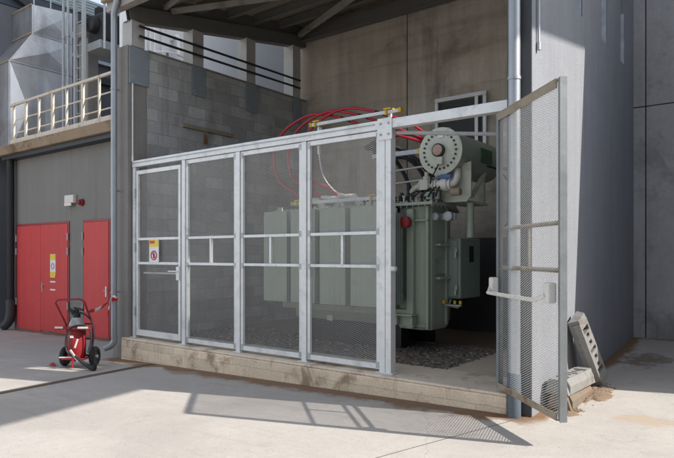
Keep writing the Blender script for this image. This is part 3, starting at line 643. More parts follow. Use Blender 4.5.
# valves and pipework on the cover
def P(p, q, r, mt, nm, par=t, n=14):
    m = MB(); m.tube([p, q] if not isinstance(p, list) else p, r, n); return obj(nm, m, mt, par)
m = MB(); m.tube(spline([(-4.02, 6.90, 2.0), (-4.02, 6.90, 2.08), (-3.98, 6.90, 2.17), (-3.88, 6.91, 2.21), (-3.76, 6.92, 2.21)], 5), .042, 14); obj('pipe_elbow', m, M['pale'], t)
m = MB(); m.lathe((-3.90, 6.92, 2.21), (1, 0, 0), [(0, .07), (.02, .07), (.02, .05), (.05, .075), (.17, .075), (.19, .05), (.2, .07), (.22, .07)], 20); m.lathe((-3.80, 6.92, 2.27), (0, 0, 1), [(0, .05), (.06, .05), (.07, .03), (.12, .03)], 14); m.box(-3.86, -3.74, 6.83, 6.86, 2.15, 2.28); rl = obj('gas_relay', m, M['pale'], t)
m = MB(); m.lathe((-3.66, 6.92, 2.21), (1, 0, 0), [(0, .08), (.02, .08), (.02, .06), (.07, .06), (.09, .085), (.17, .085), (.18, .06), (.2, .08), (.22, .08)], 20); m.tube(spline([(-3.45, 6.92, 2.21), (-3.40, 6.92, 2.23), (-3.38, 6.95, 2.30), (-3.40, 7.0, 2.40)], 5), .045, 14); vv = obj('shutoff_valve', m, M['white'], t)
m = MB(); m.bar((-3.56, 6.85, 2.31), (-3.42, 6.85, 2.30), .03, .045); obj('lever', m, M['blue'], vv)
m = MB(); m.lathe((-3.42, 6.88, 2.10), (1, 0, 0), [(0, .05), (.12, .05), (.13, .03)], 14); obj('drain_plug', m, M['rust'], t)
for i, (x, y) in enumerate(((-4.9, 7.1), (-4.7, 7.05), (-4.5, 7.0), (-4.33, 6.95), (-4.18, 6.92), (-4.6, 7.3), (-4.35, 7.3))):
    m = MB(); m.lathe((x, y, 1.985), (0, 0, 1), [(0, .05), (.03, .05), (.035, .035), (.06, .05), (.075, .035), (.10, .05), (.115, .035), (.14, .03), (.16, .015)], 14); obj('low_voltage_bushing', m, M['dark'], t)
rnd = random.Random(11)
for i in range(9):
    x = -4.1 + i * .065; hh = rnd.uniform(.05, .13); m = MB(); yy = 6.80 + rnd.uniform(0, .08)
    m.lathe((x, yy, 1.985), (0, 0, 1), [(0, .028), (.02, .028), (.02, .016), (hh, .016), (hh, .024), (hh + .02, .024)], 8, False)
    obj('terminal', m, M['dark'] if i % 3 else M['pale'], t)
for i in range(5):
    a = Vector((-4.05 + .11 * i, 6.80, 2.05)); b = Vector((-3.75 + .05 * i, 6.98, 2.10 + .05 * i))
    m = MB(); m.tube(spline([a, (a + b) / 2 + Vector((0, -.06, .06 - .02 * i)), b], 6), .011, 8); obj('lead', m, M['black'], t)
m = MB(); m.box(-3.80, -3.58, 6.82, 6.90, 2.02, 2.12); obj('terminal_box', m, M['trafo'], t, bevel=.006)
m = MB(); m.box(-3.685, -3.678, 6.93, 7.2, 1.05, 1.25); obj('rating_plate', m, M['steelb'], t)
for z, y in ((2.46, 7.0), (2.28, 6.98)):
    P((-4.6, y, z - .01), (-3.62, y, z + .035), .016, M['galvd'], 'busbar_tube', n=10)
P((-3.335, 7.25, 1.985), (-3.335, 7.25, 1.53), .048, M['trafo'], 'drop_pipe')
m = MB(); m.lathe((-3.66, 6.95, 1.80), (0, -1, 0), [(0, .055), (.07, .055), (.08, .045)], 18); m.lathe((-3.50, 7.0, 1.80), (0, -1, 0), [(0, .062), (.08, .062), (.085, .05)], 18); m.box(-3.70, -3.42, 6.98, 7.02, 1.76, 1.84); obj('thermometer', m, M['galvd'], t)
m = MB(); m.tube(spline([(-3.25, 7.6, 2.5), (-3.15, 7.75, 2.45), (-3.05, 7.9, 2.25), (-3.02, 7.95, 1.9), (-3.2, 7.9, 1.6)], 8), .014, 8); obj('breather_hose', m, M['black'], t)
# control cabinet on the end of the tank
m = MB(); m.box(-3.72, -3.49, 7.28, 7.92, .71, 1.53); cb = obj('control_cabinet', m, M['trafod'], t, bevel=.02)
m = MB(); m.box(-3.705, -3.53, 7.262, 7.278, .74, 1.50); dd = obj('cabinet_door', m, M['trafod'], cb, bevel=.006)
m = MB()
for z in (.84, 1.34): m.box(-3.55, -3.52, 7.235, 7.26, z - .05, z + .05); m.tube([(-3.535, 7.235, z), (-3.535, 7.215, z), (-3.535, 7.215, z - .08)], .009, 8)
obj('handle', m, M['steelb'], cb)
m = MB(); m.box(-3.488, -3.482, 7.55, 7.68, 1.2, 1.42); obj('window', m, M['black'], cb)
m = MB(); m.tube([(-3.62, 7.26, .70), (-3.62, 7.20, .62), (-3.46, 7.16, .61)], .014, 8); m.box(-3.66, -3.42, 7.14, 7.18, .625, .645); obj('drain_cock', m, M['galvd'], cb)
m = MB()
for xx in (-3.66, -3.50, -3.42): m.lathe((xx, 7.13, .655), (0, 0, 1), [(0, .02), (.045, .02)], 10)
objs('cock_handle', m, M['yellow'], cb)
# high voltage bushings (pale) with the cables plugged in
ends = [(-5.98, 6.98, 2.16), (-5.62, 6.98, 2.17), (-5.30, 6.98, 2.18)]
for e in ends:
    m = MB(); m.tube([(e[0] + .42, e[1], e[2] - .19), (e[0] + .30, e[1], e[2] - .04), (e[0], e[1], e[2])], [.06, .05, .03], 14); obj('cable_plug', m, M['white'], t)

# cable support rails, top and bottom
def support_rail(label, x0, x1, y, z, drop):
    t = thing('cable_support', label, 'cable rail', ((x0 + x1) / 2, y, z - drop), group='slotted rails carrying the red cables')
    m = MB(); m.box(x0, x1, y - .02, y + .02, z, z + .045)
    for i in range(int((x1 - x0) / .05)): m.box(x0 + .015 + i * .05, x0 + .04 + i * .05, y - .024, y - .021, z + .012, z + .032)
    obj('rail', m, M['galv'], t)
    for x in (x0 + .10, x1 - .16):
        m = MB(); m.box(x - .02, x + .02, y + .022, y + .06, z - drop, z + .05); obj('leg', m, M['galv'], t)
        m = MB(); m.box(x - .06, x + .06, y - .045, y + .065, z + .052, z + .075); m.box(x - .04, x - .01, y - .04, y - .022, z - .02, z + .05); obj('clamp', m, M['yellow'], t)
    m = MB(); m.box(x1 + .001, x1 + .05, y - .03, y + .03, z - .008, z + .053); m.box(x0 - .04, x0 - .001, y - .03, y + .03, z - .008, z + .053); obj('end_cap', m, M['yellow'], t)
support_rail('slotted galvanised rail with yellow caps above the fence beam under the red cables', -5.74, -4.22, 6.9, 3.24, .42)
support_rail('slotted galvanised rail with yellow caps just above the transformer radiators', -6.02, -4.40, 6.80, 2.06, .10)
t = thing('cable_support', 'short dark rail with yellow cap seen in the gateway beside the conservator', 'cable rail', (-3.97, 7.0, 2.6), group='slotted rails carrying the red cables')
m = MB(); m.box(-4.7, -3.97, 6.97, 7.03, 2.66, 2.72); obj('rail', m, M['galvd'], t)
m = MB(); m.box(-3.969, -3.91, 6.965, 7.035, 2.655, 2.725); obj('end_cap', m, M['yellow'], t)
# red cables
lab = ['red high voltage cable making the widest leftmost loop over the fence beam', 'red high voltage cable making the middle loop over the fence beam', 'red high voltage cable making the rightmost loop, partly behind a fence post']
for i, e in enumerate(ends):
    x, y, z = e; lx = (-6.61, -6.30, -6.00)[i]; w = (.0, .30, .60)[i] * .9
    path = spline([(x, y, z), (x - .22, y, z + .14), (lx + .10, y, 2.50), (lx, y, 2.92), (lx + .20, y + .02, 3.27), (lx + .72, y + .05, 3.46), (lx + 1.22, y + .1, 3.37), (lx + 1.75, y + .25, 3.15), (-4.15 + .10 * i, 7.5, 2.90), (-4.0 + .10 * i, 8.4, 2.72), (-3.95 + .12 * i, 9.79, 2.75)], 10)
    t = tag(obj('power_cable', MB().tube(path, .019, 10), M['cable_red'], loc=(x, y, z)), lab[i], 'cable', 'red cables looping from the transformer')
    c = obj('cable_clip', MB().tube(path[61:65], .025, 10), M['black']); c.parent = t; c.location = -Vector((x, y, z))
bl = [((-4.75, 7.2, 2.95), (-4.3, 7.25, 2.75), (-4.0, 7.35, 2.45), (-3.8, 7.5, 2.1), (-3.78, 7.6, 1.99)), ((-4.9, 7.4, 2.75), (-4.4, 7.4, 2.7), (-4.15, 7.5, 2.4), (-4.1, 7.55, 1.99)), ((-5.0, 7.8, 2.95), (-4.6, 7.5, 2.65), (-4.3, 7.3, 2.3), (-4.25, 7.3, 1.99)), ((-4.5, 7.6, 3.1), (-4.1, 7.6, 2.8), (-3.95, 7.7, 2.4), (-3.95, 7.8, 1.99))]
labs = ['thick black cable crossing nearest the conservator face in the gateway', 'black cable drooping behind the double gatepost', 'black cable curling low above the transformer cover', 'black cable highest under the stay tube']
for i, (p, l) in enumerate(zip(bl, labs)):
    p = ((-6.0 - .2 * i, 9.79, 3.7 - .1 * i), (-5.6 - .1 * i, 8.6, 3.35 - .05 * i)) + p
    tag(obj('control_cable', MB().tube(spline(p, 8), .03, 10), M['black'], loc=p[-1]), l, 'cable', 'black cables above the transformer')
tag(obj('earth_wire', MB().tube(spline([(-5.55, 6.88, 3.2), (-5.58, 6.86, 2.9), (-5.5, 6.85, 2.5), (-5.3, 6.86, 2.25), (-5.1, 6.9, 2.16)], 8), .010, 8), M['galv'], loc=(-5.1, 6.9, 2.1)), 'thin pale earth wire hanging from the upper cable rail', 'wire')

# ------------------------------------------------------------------ door building on the left
DV = 6.75
t = thing('door_building', 'grey rendered building with red steel doors and a stained ledge', 'building', (-12, DV, -.45))
m = MB(); m.box(-15.10, -8.72, DV, 25.0, -.7, 3.66); obj('wall', m, M['render'], t)
m = MB(); m.box(-15.30, -8.74, 6.44, DV - .003, 3.70, 3.92); obj('ledge', m, M['ledge'], t, bevel=.012)
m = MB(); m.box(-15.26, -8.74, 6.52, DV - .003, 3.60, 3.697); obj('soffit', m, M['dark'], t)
m = MB(); m.box(-15.30, -8.74, DV, 25.0, 3.665, 3.91); obj('roof_deck', m, M['ledge'], t)
m = MB(); m.box(-14.70, -8.76, 6.47, 6.50, 3.925, 4.02); obj('toe_board', m, M['cream'], t)
def leaf(x0, x1, hinge_x, handle_x=None, label=None):
    z0, z1 = gz((x0 + x1) / 2, DV) + .035, 1.99
    m = MB(); m.box(x0, x1, DV - .03, DV - .002, z0, z1); d = obj('door', m, M['red'], t, bevel=.005)
    if label: d['label'] = label
    m = MB()
    for z in (1.62, 1.30, .1):
        m.lathe((hinge_x, DV - .04, z), (0, 0, 1), [(0, .018), (.16, .018)], 8); 
    objs('hinge', m, M['galvd'], d)
    if handle_x:
        m = MB(); m.box(handle_x - .02, handle_x + .02, DV - .038, DV - .031, .45, .66); m.tube([(handle_x, DV - .038, .58), (handle_x, DV - .08, .58), (handle_x + .12, DV - .08, .58)], .010, 8); obj('handle', m, M['steelb'], d)
    return d
m = MB()
for a, b in ((-14.95, -12.50), (-11.93, -10.90)):
    m.box(a, a + .045, DV - .02, DV - .001, -.42, 2.04); m.box(b - .045, b, DV - .02, DV - .001, -.42, 2.04); m.box(a + .046, b - .046, DV - .02, DV - .001, 1.995, 2.04)
obj('door_frame', m, mat('door_frame_paint', (.30, .035, .04), .45), t)
leaf(-14.90, -13.745, -14.93, None, 'left leaf of the red double door')
d = leaf(-13.735, -12.55, -12.52, -13.66, 'right leaf of the red double door with stickers')
for nm, a in (('sticker', ((-13.29, -13.0, 1.02, 1.30, 'signy'), (-13.28, -13.01, 1.05, 1.19, 'signw'))),):
    m = MB(); m.box(-13.29, -13.05, DV - .036, DV - .0315, .84, 1.32); s = obj('sticker', m, M['signw'], d)
    m = MB(); m.box(-13.285, -13.055, DV - .039, DV - .0365, 1.19, 1.315); m.box(-13.285, -13.055, DV - .039, DV - .0365, .79, .92); obj('sticker_band', m, M['signy'], s)
    m = MB(); m.torus((-13.17, DV - .037, 1.05), (0, 1, 0), .06, .008, 20, 6); obj('sticker_ring', m, M['signr'], s)
    m = MB(); m.box(-13.29, -13.06, DV - .036, DV - .0315, .68, .715); m.box(-13.29, -13.06, DV - .036, DV - .0315, .50, .535); objs('paper_strip', m, M['signw'], d)
leaf(-11.88, -10.95, -11.91, -11.03, 'single red door')
# railing on the ledge
t = thing('guard_railing', 'cream painted railing along the stained ledge above the red doors', 'railing', (-12, 6.5, 3.92))
xs = [-14.63, -14.04, -13.42, -12.81, -12.22, -11.58, -10.96, -10.35, -9.74, -9.13]
for i, x in enumerate(xs):
    w = .05 if i % 2 == 0 else .09
    m = MB(); m.box(x - w / 2, x + w / 2, 6.51, 6.55, 3.922, 4.83); obj('post', m, M['cream'], t, bevel=.004)
m = MB(); m.box(-14.82, -8.76, 6.495, 6.555, 4.832, 4.885); obj('top_rail', m, M['cream'], t, bevel=.006)
for z in (4.51, 4.20): m = MB(); m.tube([(-14.63, 6.57, z), (-8.76, 6.57, z)], .016, 8); obj('mid_rail', m, M['cream'], t)
# lamp and sounder
t = thing('bulkhead_lamp', 'small white bulkhead lamp on the grey wall above the red doors', 'lamp', (-12.38, 6.70, 2.5))
m = MB(); m.box(-12.58, -12.20, 6.66, 6.748, 2.42, 2.60); obj('housing', m, M['white'], t, bevel=.02)
m = MB(); m.box(-12.53, -12.25, 6.635, 6.657, 2.36, 2.43); obj('lens', m, M['glass_lens'], t, bevel=.006)
t = thing('alarm_sounder', 'small red alarm sounder beside the white bulkhead lamp', 'alarm', (-11.98, 6.70, 2.42))
m = MB(); m.lathe((-11.97, 6.748, 2.42), (0, -1, 0), [(0, .075), (.05, .075), (.06, .06)], 20); obj('base', m, M['redp'], t)
m = MB(); m.lathe((-11.97, 6.687, 2.42), (0, -1, 0), [(0, .055), (.04, .05), (.06, .02)], 20); obj('dome', m, M['redp'], t)
# black soil pipe at the far corner
t = thing('drainpipe', 'thick black drainpipe with boot at the far corner of the door building', 'drainpipe', (-14.98, 6.62, -.5))
m = MB(); m.tube([(-15.02, 6.62, 3.66), (-15.02, 6.62, -.05)], .085, 16); obj('pipe', m, M['black'], t)
m = MB(); m.tube(spline([(-15.02, 6.62, .22), (-15.02, 6.62, -.1), (-15.06, 6.58, -.32), (-15.16, 6.5, -.44)], 5), [.115] * 14 + [.125, .125], 16); obj('boot', m, mat('black_pipe_boot', (.04, .045, .05), .4), t)

# ------------------------------------------------------------------ roof plant and buildings behind, on the left
t = thing('duct_hopper', 'large folded sheet metal duct hopper behind the ledge railing', 'duct', (-17.5, 7.8, 3.9))
prof = [(7.0, 3.95), (7.0, 6.31), (7.59, 7.18), (7.59, 7.95), (8.7, 8.06), (8.7, 3.95)]
m = MB(); m.prism([(-15.97, y, z) for y, z in prof], (-5.0, 0, 0)); body = obj('body', m, M['duct'], t, bevel=.01)
m = MB()
m.box(-15.968, -15.945, 7.02, 8.68, 6.29, 6.33); m.box(-15.968, -15.95, 7.62, 8.68, 7.17, 7.2)
for y in (7.9, 8.35): m.box(-15.968, -15.955, y, y + .018, 3.97, 7.9)
obj('seam', m, M['duct'], body)
for q in ([(7.03, 3.97), (7.03, 6.28), (7.89, 6.28), (7.89, 3.97)], [(7.93, 3.97), (7.93, 6.28), (8.66, 6.28), (8.66, 3.97)], [(7.06, 6.35), (7.60, 7.16), (8.66, 7.16), (8.66, 6.35)], [(7.62, 7.21), (7.62, 7.93), (8.66, 8.03), (8.66, 7.21)]):
    cy = sum(a for a, b in q) / 4; cz_ = sum(b for a, b in q) / 4; m = MB()
    m.add([(-15.969, a, b) for a, b in q] + [(-15.962, a, b) for a, b in q] + [(-15.90, cy, cz_)], [(0, 1, 2, 3)] + [(i, (i + 1) % 4, 4 + (i + 1) % 4, 4 + i) for i in range(4)] + [(4 + i, 4 + (i + 1) % 4, 8) for i in range(4)])
    obj('sheet_panel', m, M['duct'], body)
m = MB()
m.bar((-15.97, 6.985, 6.31), (-20.9, 6.985, 6.31), .03, .05); m.bar((-15.97, 7.575, 7.20), (-20.9, 7.575, 7.20), .03, .05); m.bar((-15.97, 7.575, 7.95), (-20.9, 7.575, 7.95), .03, .05)
obj('rusty_flange', m, M['rust'], body)
t = thing('access_ladder', 'grey steel access ladder rising beside the sheet metal duct', 'ladder', (-14.15, 7.7, 3.9))
for x in (-14.0, -13.62):
    m = MB(); m.box(x - .045, x + .045, 7.67, 7.74, 3.92, 9.5); obj('stringer', m, M['galvd'], t)
m = MB()
for i in range(18): m.tube([(-13.955, 7.705, 4.2 + i * .28), (-13.665, 7.705, 4.2 + i * .28)], .014, 8)
objs('rung', m, M['galvd'], t)
for x, l in ((-14.95, 'thin grey riser pipe nearest the sheet metal duct'), (-14.72, 'thin grey riser pipe beside the pale support column')):
    m = MB(); m.tube([(x, 7.9, 3.9), (x, 7.9, 9.0)], .035, 10); m.lathe((x, 7.9, 5.6), (0, 0, 1), [(0, .05), (.08, .05)], 10); m.lathe((x, 7.9, 6.9), (0, 0, 1), [(0, .05), (.08, .05)], 10)
    tag(obj('riser_pipe', m, M['galvd'], loc=(x, 7.9, 3.9)), l, 'pipe', 'riser pipes beside the duct')
t = thing('support_column', 'pale concrete support column behind the steel access ladder', 'column', (-14.4, 8.3, 3.9))
m = MB(); m.box(-14.75, -14.30, 8.2, 8.5, 3.9, 6.9); obj('shaft', m, M['pier'], t, bevel=.02)
m = MB(); m.box(-14.85, -14.2, 8.1, 8.6, 6.9, 7.25); obj('capital', m, M['pier'], t, bevel=.02)
t = thing('winch_unit', 'dark motor winch unit mounted high behind the access ladder', 'winch', (-13.6, 8.2, 6.4))
m = MB(); m.box(-13.95, -13.25, 8.0, 8.7, 6.55, 7.25); obj('housing', m, M['dark'], t, bevel=.06)
m = MB(); m.lathe((-13.6, 7.99, 6.95), (0, -1, 0), [(0, .2), (.15, .2), (.2, .12)], 20); m.lathe((-13.75, 8.2, 7.25), (0, 0, 1), [(0, .12), (.2, .12), (.26, .05)], 16); obj('motor', m, M['black'], t)
m = MB(); m.box(-13.9, -13.3, 7.95, 9.0, 6.35, 6.545); m.tube([(-13.2, 8.0, 6.3), (-13.2, 8.0, 9.2)], .03, 8); obj('bracket', m, M['galvd'], t)
t = thing('handrail', 'thin grey handrail on top of the sheet metal duct', 'railing', (-16.3, 7.7, 8.0))
m = MB()
for y in (7.65, 8.1, 8.6): m.tube([(-16.0, y, 7.96), (-16.0, y, 9.2)], .02, 8)
m.tube([(-16.0, 7.65, 8.55), (-16.0, 8.6, 8.6)], .018, 8); obj('rails', m, M['galvd'], t)
t = thing('rear_hall', 'large rear hall with pale blue eaves cladding and dark band', 'building', (-19, 20, -.5))
HX = -17.0
m = MB(); m.box(-30, HX - .06, 4.5, 45, -1, 8.15); obj('wall', m, mat('rear_hall_wall', (.11, .115, .13), .8, var=.15), t)
m = MB(); m.box(-30, HX - .03, 4.5, 45, 8.16, 8.62); obj('dark_band', m, M['clad_dark'], t)
m = MB(); m.box(-30, HX, 4.5, 45, 8.625, 9.08)
for i in range(5): m.box(HX + .001, HX + .02, 4.5, 45, 8.66 + i * .085, 8.70 + i * .085)
obj('eaves_cladding', m, M['cladding'], t)
m = MB(); m.bar((HX + .06, 4.6, 9.6), (HX + .06, 9.0, 7.9), .14, .2); obj('raker', m, M['dark'], t)
for i, (z, h) in enumerate(((7.75, .18), (7.2, .10), (6.6, .22))):
    m = MB(); m.box(HX - .058, HX + .08, 8.9, 45, z, z + h); obj('wall_beam', m, M['galvd'] if i != 2 else M['dark'], t)
t = thing('grey_tower', 'plain pale grey rear tower seen through the openings above the block wall', 'building', (-14, 12, -.5))
m = MB(); m.box(-12.6, -12.0, 8.02, 24, 3.95, 13); obj('wall', m, M['tower'], t)
t = thing('access_ladder', 'white caged ladder on the pale grey tower behind the block wall', 'ladder', (-11.85, 8.6, 4))
m = MB()
for y in (8.38, 8.72): m.box(-11.9, -11.86, y - .02, y + .02, 4.4, 9)
obj('stringer', m, M['signw'], t)
m = MB()
for i in range(15): m.tube([(-11.88, 8.40, 4.6 + i * .28), (-11.88, 8.70, 4.6 + i * .28)], .014, 6)
objs('rung', m, M['signw'], t)
m = MB()
for y in (8.15, 8.95): m.tube([(-11.4, y, 4.6), (-11.4, y, 9)], .016, 6)
for i in range(4):
    z = 5.0 + i * .9; m.tube(spline([(-11.88, 8.36, z), (-11.4, 8.15, z), (-11.15, 8.55, z), (-11.4, 8.95, z), (-11.88, 8.74, z)], 5), .014, 6)
obj('cage', m, M['signw'], t)
t = thing('vent_pipe', 'white goose neck vent pipe on the pale grey tower', 'pipe', (-11.9, 9.2, 5.5))
m = MB(); m.tube(spline([(-11.98, 9.05, 6.55), (-11.8, 9.05, 6.60), (-11.72, 9.05, 6.50), (-11.70, 9.05, 6.1)], 6), .05, 12); obj('pipe', m, M['signw'], t)
t = thing('silo', 'dark ribbed cladding silo standing far left behind the black drainpipe', 'silo', (-21.5, 9, -.5))
m = MB(); prof = []
for i in range(80): prof += [(i * .09, 1.5), (i * .09 + .045, 1.47)]
m.lathe((-21.6, 9.4, -.6), (0, 0, 1), prof, 36); obj('shell', m, mat('silo_cladding', (.07, .09, .12), .4, metal=.4), t)
m = MB(); m.tube([(-20.5, 8.0, 1.25), (-17.5, 8.0, 1.25)], .08, 10); m.tube([(-20.5, 8.0, 1.75), (-17.5, 8.0, 1.75)], .05, 10); obj('feed_pipe', m, M['cream'], t)

# ------------------------------------------------------------------ wheeled fire extinguisher
gx_, gy_ = -8.14, 4.50
t = thing('fire_extinguisher', 'wheeled red fire extinguisher trolley with black hose beside the red doors', 'fire extinguisher', (gx_, gy_, gz(gx_, gy_)), rotz=R(36))
m = MB(); m.lathe((0, 0, .10), (0, 0, 1), [(0, .08), (.02, .11), (.06, .122), (.42, .122), (.50, .105), (.55, .065), (.58, .045)], 32); cyl = obj('cylinder', m, M['redp'], t, local=True)
m = MB(); m.lathe((0, 0, .60), (0, 0, 1), [(0, .108), (.03, .104), (.09, .075), (.12, .058)], 28); obj('label_collar', m, M['label'], cyl, local=True)
m = MB(); m.lathe((0, 0, .68), (0, 0, 1), [(0, .045), (.05, .05), (.10, .05), (.12, .03), (.16, .03)], 18); m.lathe((-.07, 0, .78), (1, 0, 0), [(0, .025), (.05, .035), (.12, .02)], 12); m.bar((-.03, -.03, .86), (.11, -.04, .83), .03, .025); m.bar((-.03, -.03, .80), (-.10, -.04, .84), .02, .05); obj('valve_head', m, M['black'], cyl, local=True)
m = MB(); m.box(-.04, .01, -.128, -.1215, .44, .475); obj('sticker', m, M['signw'], cyl, local=True)
fr = [(-.175, .10, .16), (-.19, .10, .50), (-.20, .08, .62), (-.30, -.02, .93), (-.28, -.03, .96), (-.25, -.03, .975), (.05, -.03, .985), (.09, -.03, .97), (.12, -.02, .94), (.20, .08, .60), (.19, .10, .45), (.175, .10, .16)]
m = MB(); m.tube(fr, .0135, 10)
m.tube([(-.19, .10, .40), (.19, .10, .40)], .013, 8); m.tube([(-.20, .08, .62), (.20, .08, .62)], .013, 8)
m.tube([(-.20, .10, .16), (.20, .10, .16)], .016, 10); m.tube([(-.175, .10, .16), (-.16, -.12, .14), (.16, -.12, .14), (.175, .10, .16)], .014, 8); m.tube([(0, -.12, .14), (0, -.14, .02)], .016, 8)
obj('frame', m, M['redp'], t, local=True)
m = MB(); m.box(-.23, .23, -.16, .06, .565, .585); m.box(-.23, -.12, -.165, -.161, .56, .60); m.box(.10, .23, -.165, -.161, .56, .60); tr = obj('tray', m, M['redp'], t, local=True)
m = MB(); m.box(-.235, -.12, -.172, -.1655, .58, .606); m.box(.09, .235, -.172, -.1655, .58, .606); objs('white_strip', m, M['white'], tr, local=True)
for sx in (-1, 1):
    m = MB(); m.torus((sx * .215, .10, .145), (1, 0, 0), .105, .04, 32, 12); w = obj('wheel', m, M['black'], t, local=True)
    m = MB(); m.lathe((sx * .215 - .022, .10, .145), (1, 0, 0), [(0, .075), (.012, .082), (.02, .04), (.024, .04), (.032, .082), (.044, .075)], 24); obj('rim', m, M['dark'], w, local=True)
    m = MB(); m.lathe((sx * .215 - .045, .10, .145), (1, 0, 0), [(0, .025), (.09, .025)], 14); obj('hub', m, M['galvd'], w, local=True)
m = MB(); m.tube(spline([(.05, -.05, .80), (.17, -.08, .76), (.24, -.05, .66), (.27, -.05, .50), (.26, -.09, .32), (.22, -.13, .24), (.25, -.10, .40), (.22, -.1, .58), (.10, -.14, .62), (-.02, -.17, .58), (-.07, -.18, .44), (-.06, -.19, .28), (.02, -.20, .20), (.10, -.22, .19)], 8), .0125, 10); hs = obj('hose', m, M['black'], t, local=True)
m = MB(); m.tube([(.08, -.22, .20), (.20, -.26, .12), (.33, -.30, .06), (.40, -.32, .05)], [.018, .024, .034, .044], 14); obj('nozzle', m, M['black'], hs, local=True)
m = MB(); m.tube([(-.17, -.17, .17), (.0, -.19, .18), (.10, -.22, .20)], .010, 8); m.bar((.0, -.20, .28), (.13, -.24, .13), .016, .026); m.tube([(.05, -.17, .31), (.09, -.17, .43)], .014, 8); obj('white_grip', m, M['white'], t, local=True)

# barrier tape from the trolley to the downpipe
pa, pb_ = Vector((-8.22, 4.78, .44)), Vector((-8.47, 5.22, .55))
def ribbon(pts, w, seed=1):
    rnd = random.Random(seed); m = MB(); vs = []
    for i, p in enumerate(pts):
        a = .4 * math.sin(i * .35 + seed) + .2; off = Vector((math.sin(a) * .4, .2 * math.sin(a), math.cos(a))) * w / 2
        vs += [p - off, p + off]
    return m.add(vs, [(2 * i, 2 * i + 1, 2 * i + 3, 2 * i + 2) for i in range(len(pts) - 1)], True)
t = thing('barrier_tape', 'red and white barrier tape strung from the extinguisher trolley to the downpipe', 'tape', (-8.4, 5.0, .5))
a = []; A = Vector((-8.035, 4.565, .50)); B = Vector((-8.47, 5.235, .60))
for i in range(25): q = i / 24; p = A.lerp(B, q); p.z -= .10 * 4 * q * (1 - q) * .6; a.append(p)
o = obj('strung_length', ribbon(a, .05), M['tape'], t); o.modifiers.new('t', 'SOLIDIFY').thickness = .001
a = [Vector((-8.47 + .012 * math.sin(i * .5), 5.225 - .01 * i * .3, .60 - i * .022)) for i in range(12)]
o = obj('loose_tail', ribbon(a, .06, 2), M['tape'], t); o.modifiers.new('t', 'SOLIDIFY').thickness = .001
m = MB(); m.lathe((-8.46, 5.29, .575), (0, 0, 1), [(0, .052), (.02, .055), (.05, .052)], 18); m.tube([(-8.42, 5.24, .60), (-8.36, 5.22, .66), (-8.28, 5.21, .65)], [.018, .012, .02], 8); obj('knot', m, M['tape'], t)
a = [Vector((-8.78 + i * .03, 4.45 - .012 * i + .02 * math.sin(i), gz(-8.6, 4.4) + .012)) for i in range(10)]
m = MB(); vs = []
for i, p in enumerate(a): vs += [p + Vector((0, -.03, .004 * (i % 3))), p + Vector((.01, .03, .006 * (i % 2)))]
m.add(vs, [(2 * i, 2 * i + 1, 2 * i + 3, 2 * i + 2) for i in range(len(a) - 1)], True)
o = tag(obj('tape_scrap', m, M['signr'], loc=tuple(a[0])), 'scrap of red barrier tape on the ground beside the trolley wheel', 'tape')
o.modifiers.new('t', 'SOLIDIFY').thickness = .0015

# ------------------------------------------------------------------ temporary fence feet by the side wall
def foot_mesh(L=.69, Wd=.225, Ht=.14):
    # long block with chamfered rim, two carrying slots, tube sockets; local x = length, z = up; rows of real openings
    m = MB(); x0, x1, y0, y1 = -L / 2, L / 2, -Wd / 2, Wd / 2; c = .045
    xs = [x0, x0 + .07, x0 + .13, -.20, -.155, -.11, -.065, -.02, .02, .065, .11, .155, .20, x1 - .13, x1 - .07, x1]
    holes = {1: 'slot', 3: 'hole', 5: 'hole', 7: 'slot', 9: 'hole', 11: 'hole', 13: 'slot'}
    for i in range(len(xs) - 1):
        a, b = xs[i], xs[i + 1]; yy = Wd / 2
        if i in holes:
            hw = {'slot': .065, 'hole': .03}[holes[i]]
            for s_ in (-1, 1): m.prism([(a, s_ * hw, 0), (a, s_ * yy, 0), (a, s_ * yy, Ht * .55), (a, s_ * (yy - c * .8), Ht), (a, s_ * hw, Ht)], (b - a, 0, 0))
            m.box(a, b, -hw, hw, 0, .03)
        else: m.prism([(a, -yy, 0), (a, yy, 0), (a, yy, Ht * .55), (a, yy - c * .8, Ht), (a, -yy + c * .8, Ht), (a, -yy, Ht * .55)], (b - a, 0, 0))
    m.prism([(x0, -Wd / 2, 0), (x0, Wd / 2, 0), (x0, Wd / 2 - c, Ht - .001), (x0, -Wd / 2 + c, Ht - .001)], (-.05, 0, 0))
    m.prism([(x1, -Wd / 2, 0), (x1, Wd / 2, 0), (x1, Wd / 2 - c, Ht - .001), (x1, -Wd / 2 + c, Ht - .001)], (.05, 0, 0))
    return m
def place_foot(label, mtl, mtx, **k):
    m = foot_mesh(**k); o = obj('fence_foot', m, mtl); o.matrix_world = mtx
    return tag(o, label, 'fence foot', 'temporary fence feet piled by the side wall')
zf = gz(-1.7, 6.0)
place_foot('muddy brown fence foot lying flat on the ground at the bottom of the pile', M['footb'], Matrix.Translation((-1.725, 6.08, zf)) @ Matrix.Rotation(R(90), 4, 'Z'))
place_foot('pale grey fence foot lying flat on top of the muddy one', M['foot'], Matrix.Translation((-1.72, 6.06, zf + .1435)) @ Matrix.Rotation(R(87), 4, 'Z'))
B0 = Vector((-1.64, 6.82, gz(-1.6, 6.9) + .01)); T0 = Vector((-1.80, 6.47, .63)); lx = (T0 - B0).normalized()
nz_ = Vector((1, -.25, .2)); nz_ = (nz_ - lx * nz_.dot(lx)).normalized(); ly = nz_.cross(lx)
mx = Matrix((lx, ly, nz_)).transposed().to_4x4(); mx.translation = (B0 + T0) / 2 - nz_ * .03 + Vector((-.0, 0, .03))
place_foot('pale grey fence foot leaning upright against the side wall behind the pile', M['foot'], mx, Ht=.10, Wd=.25)
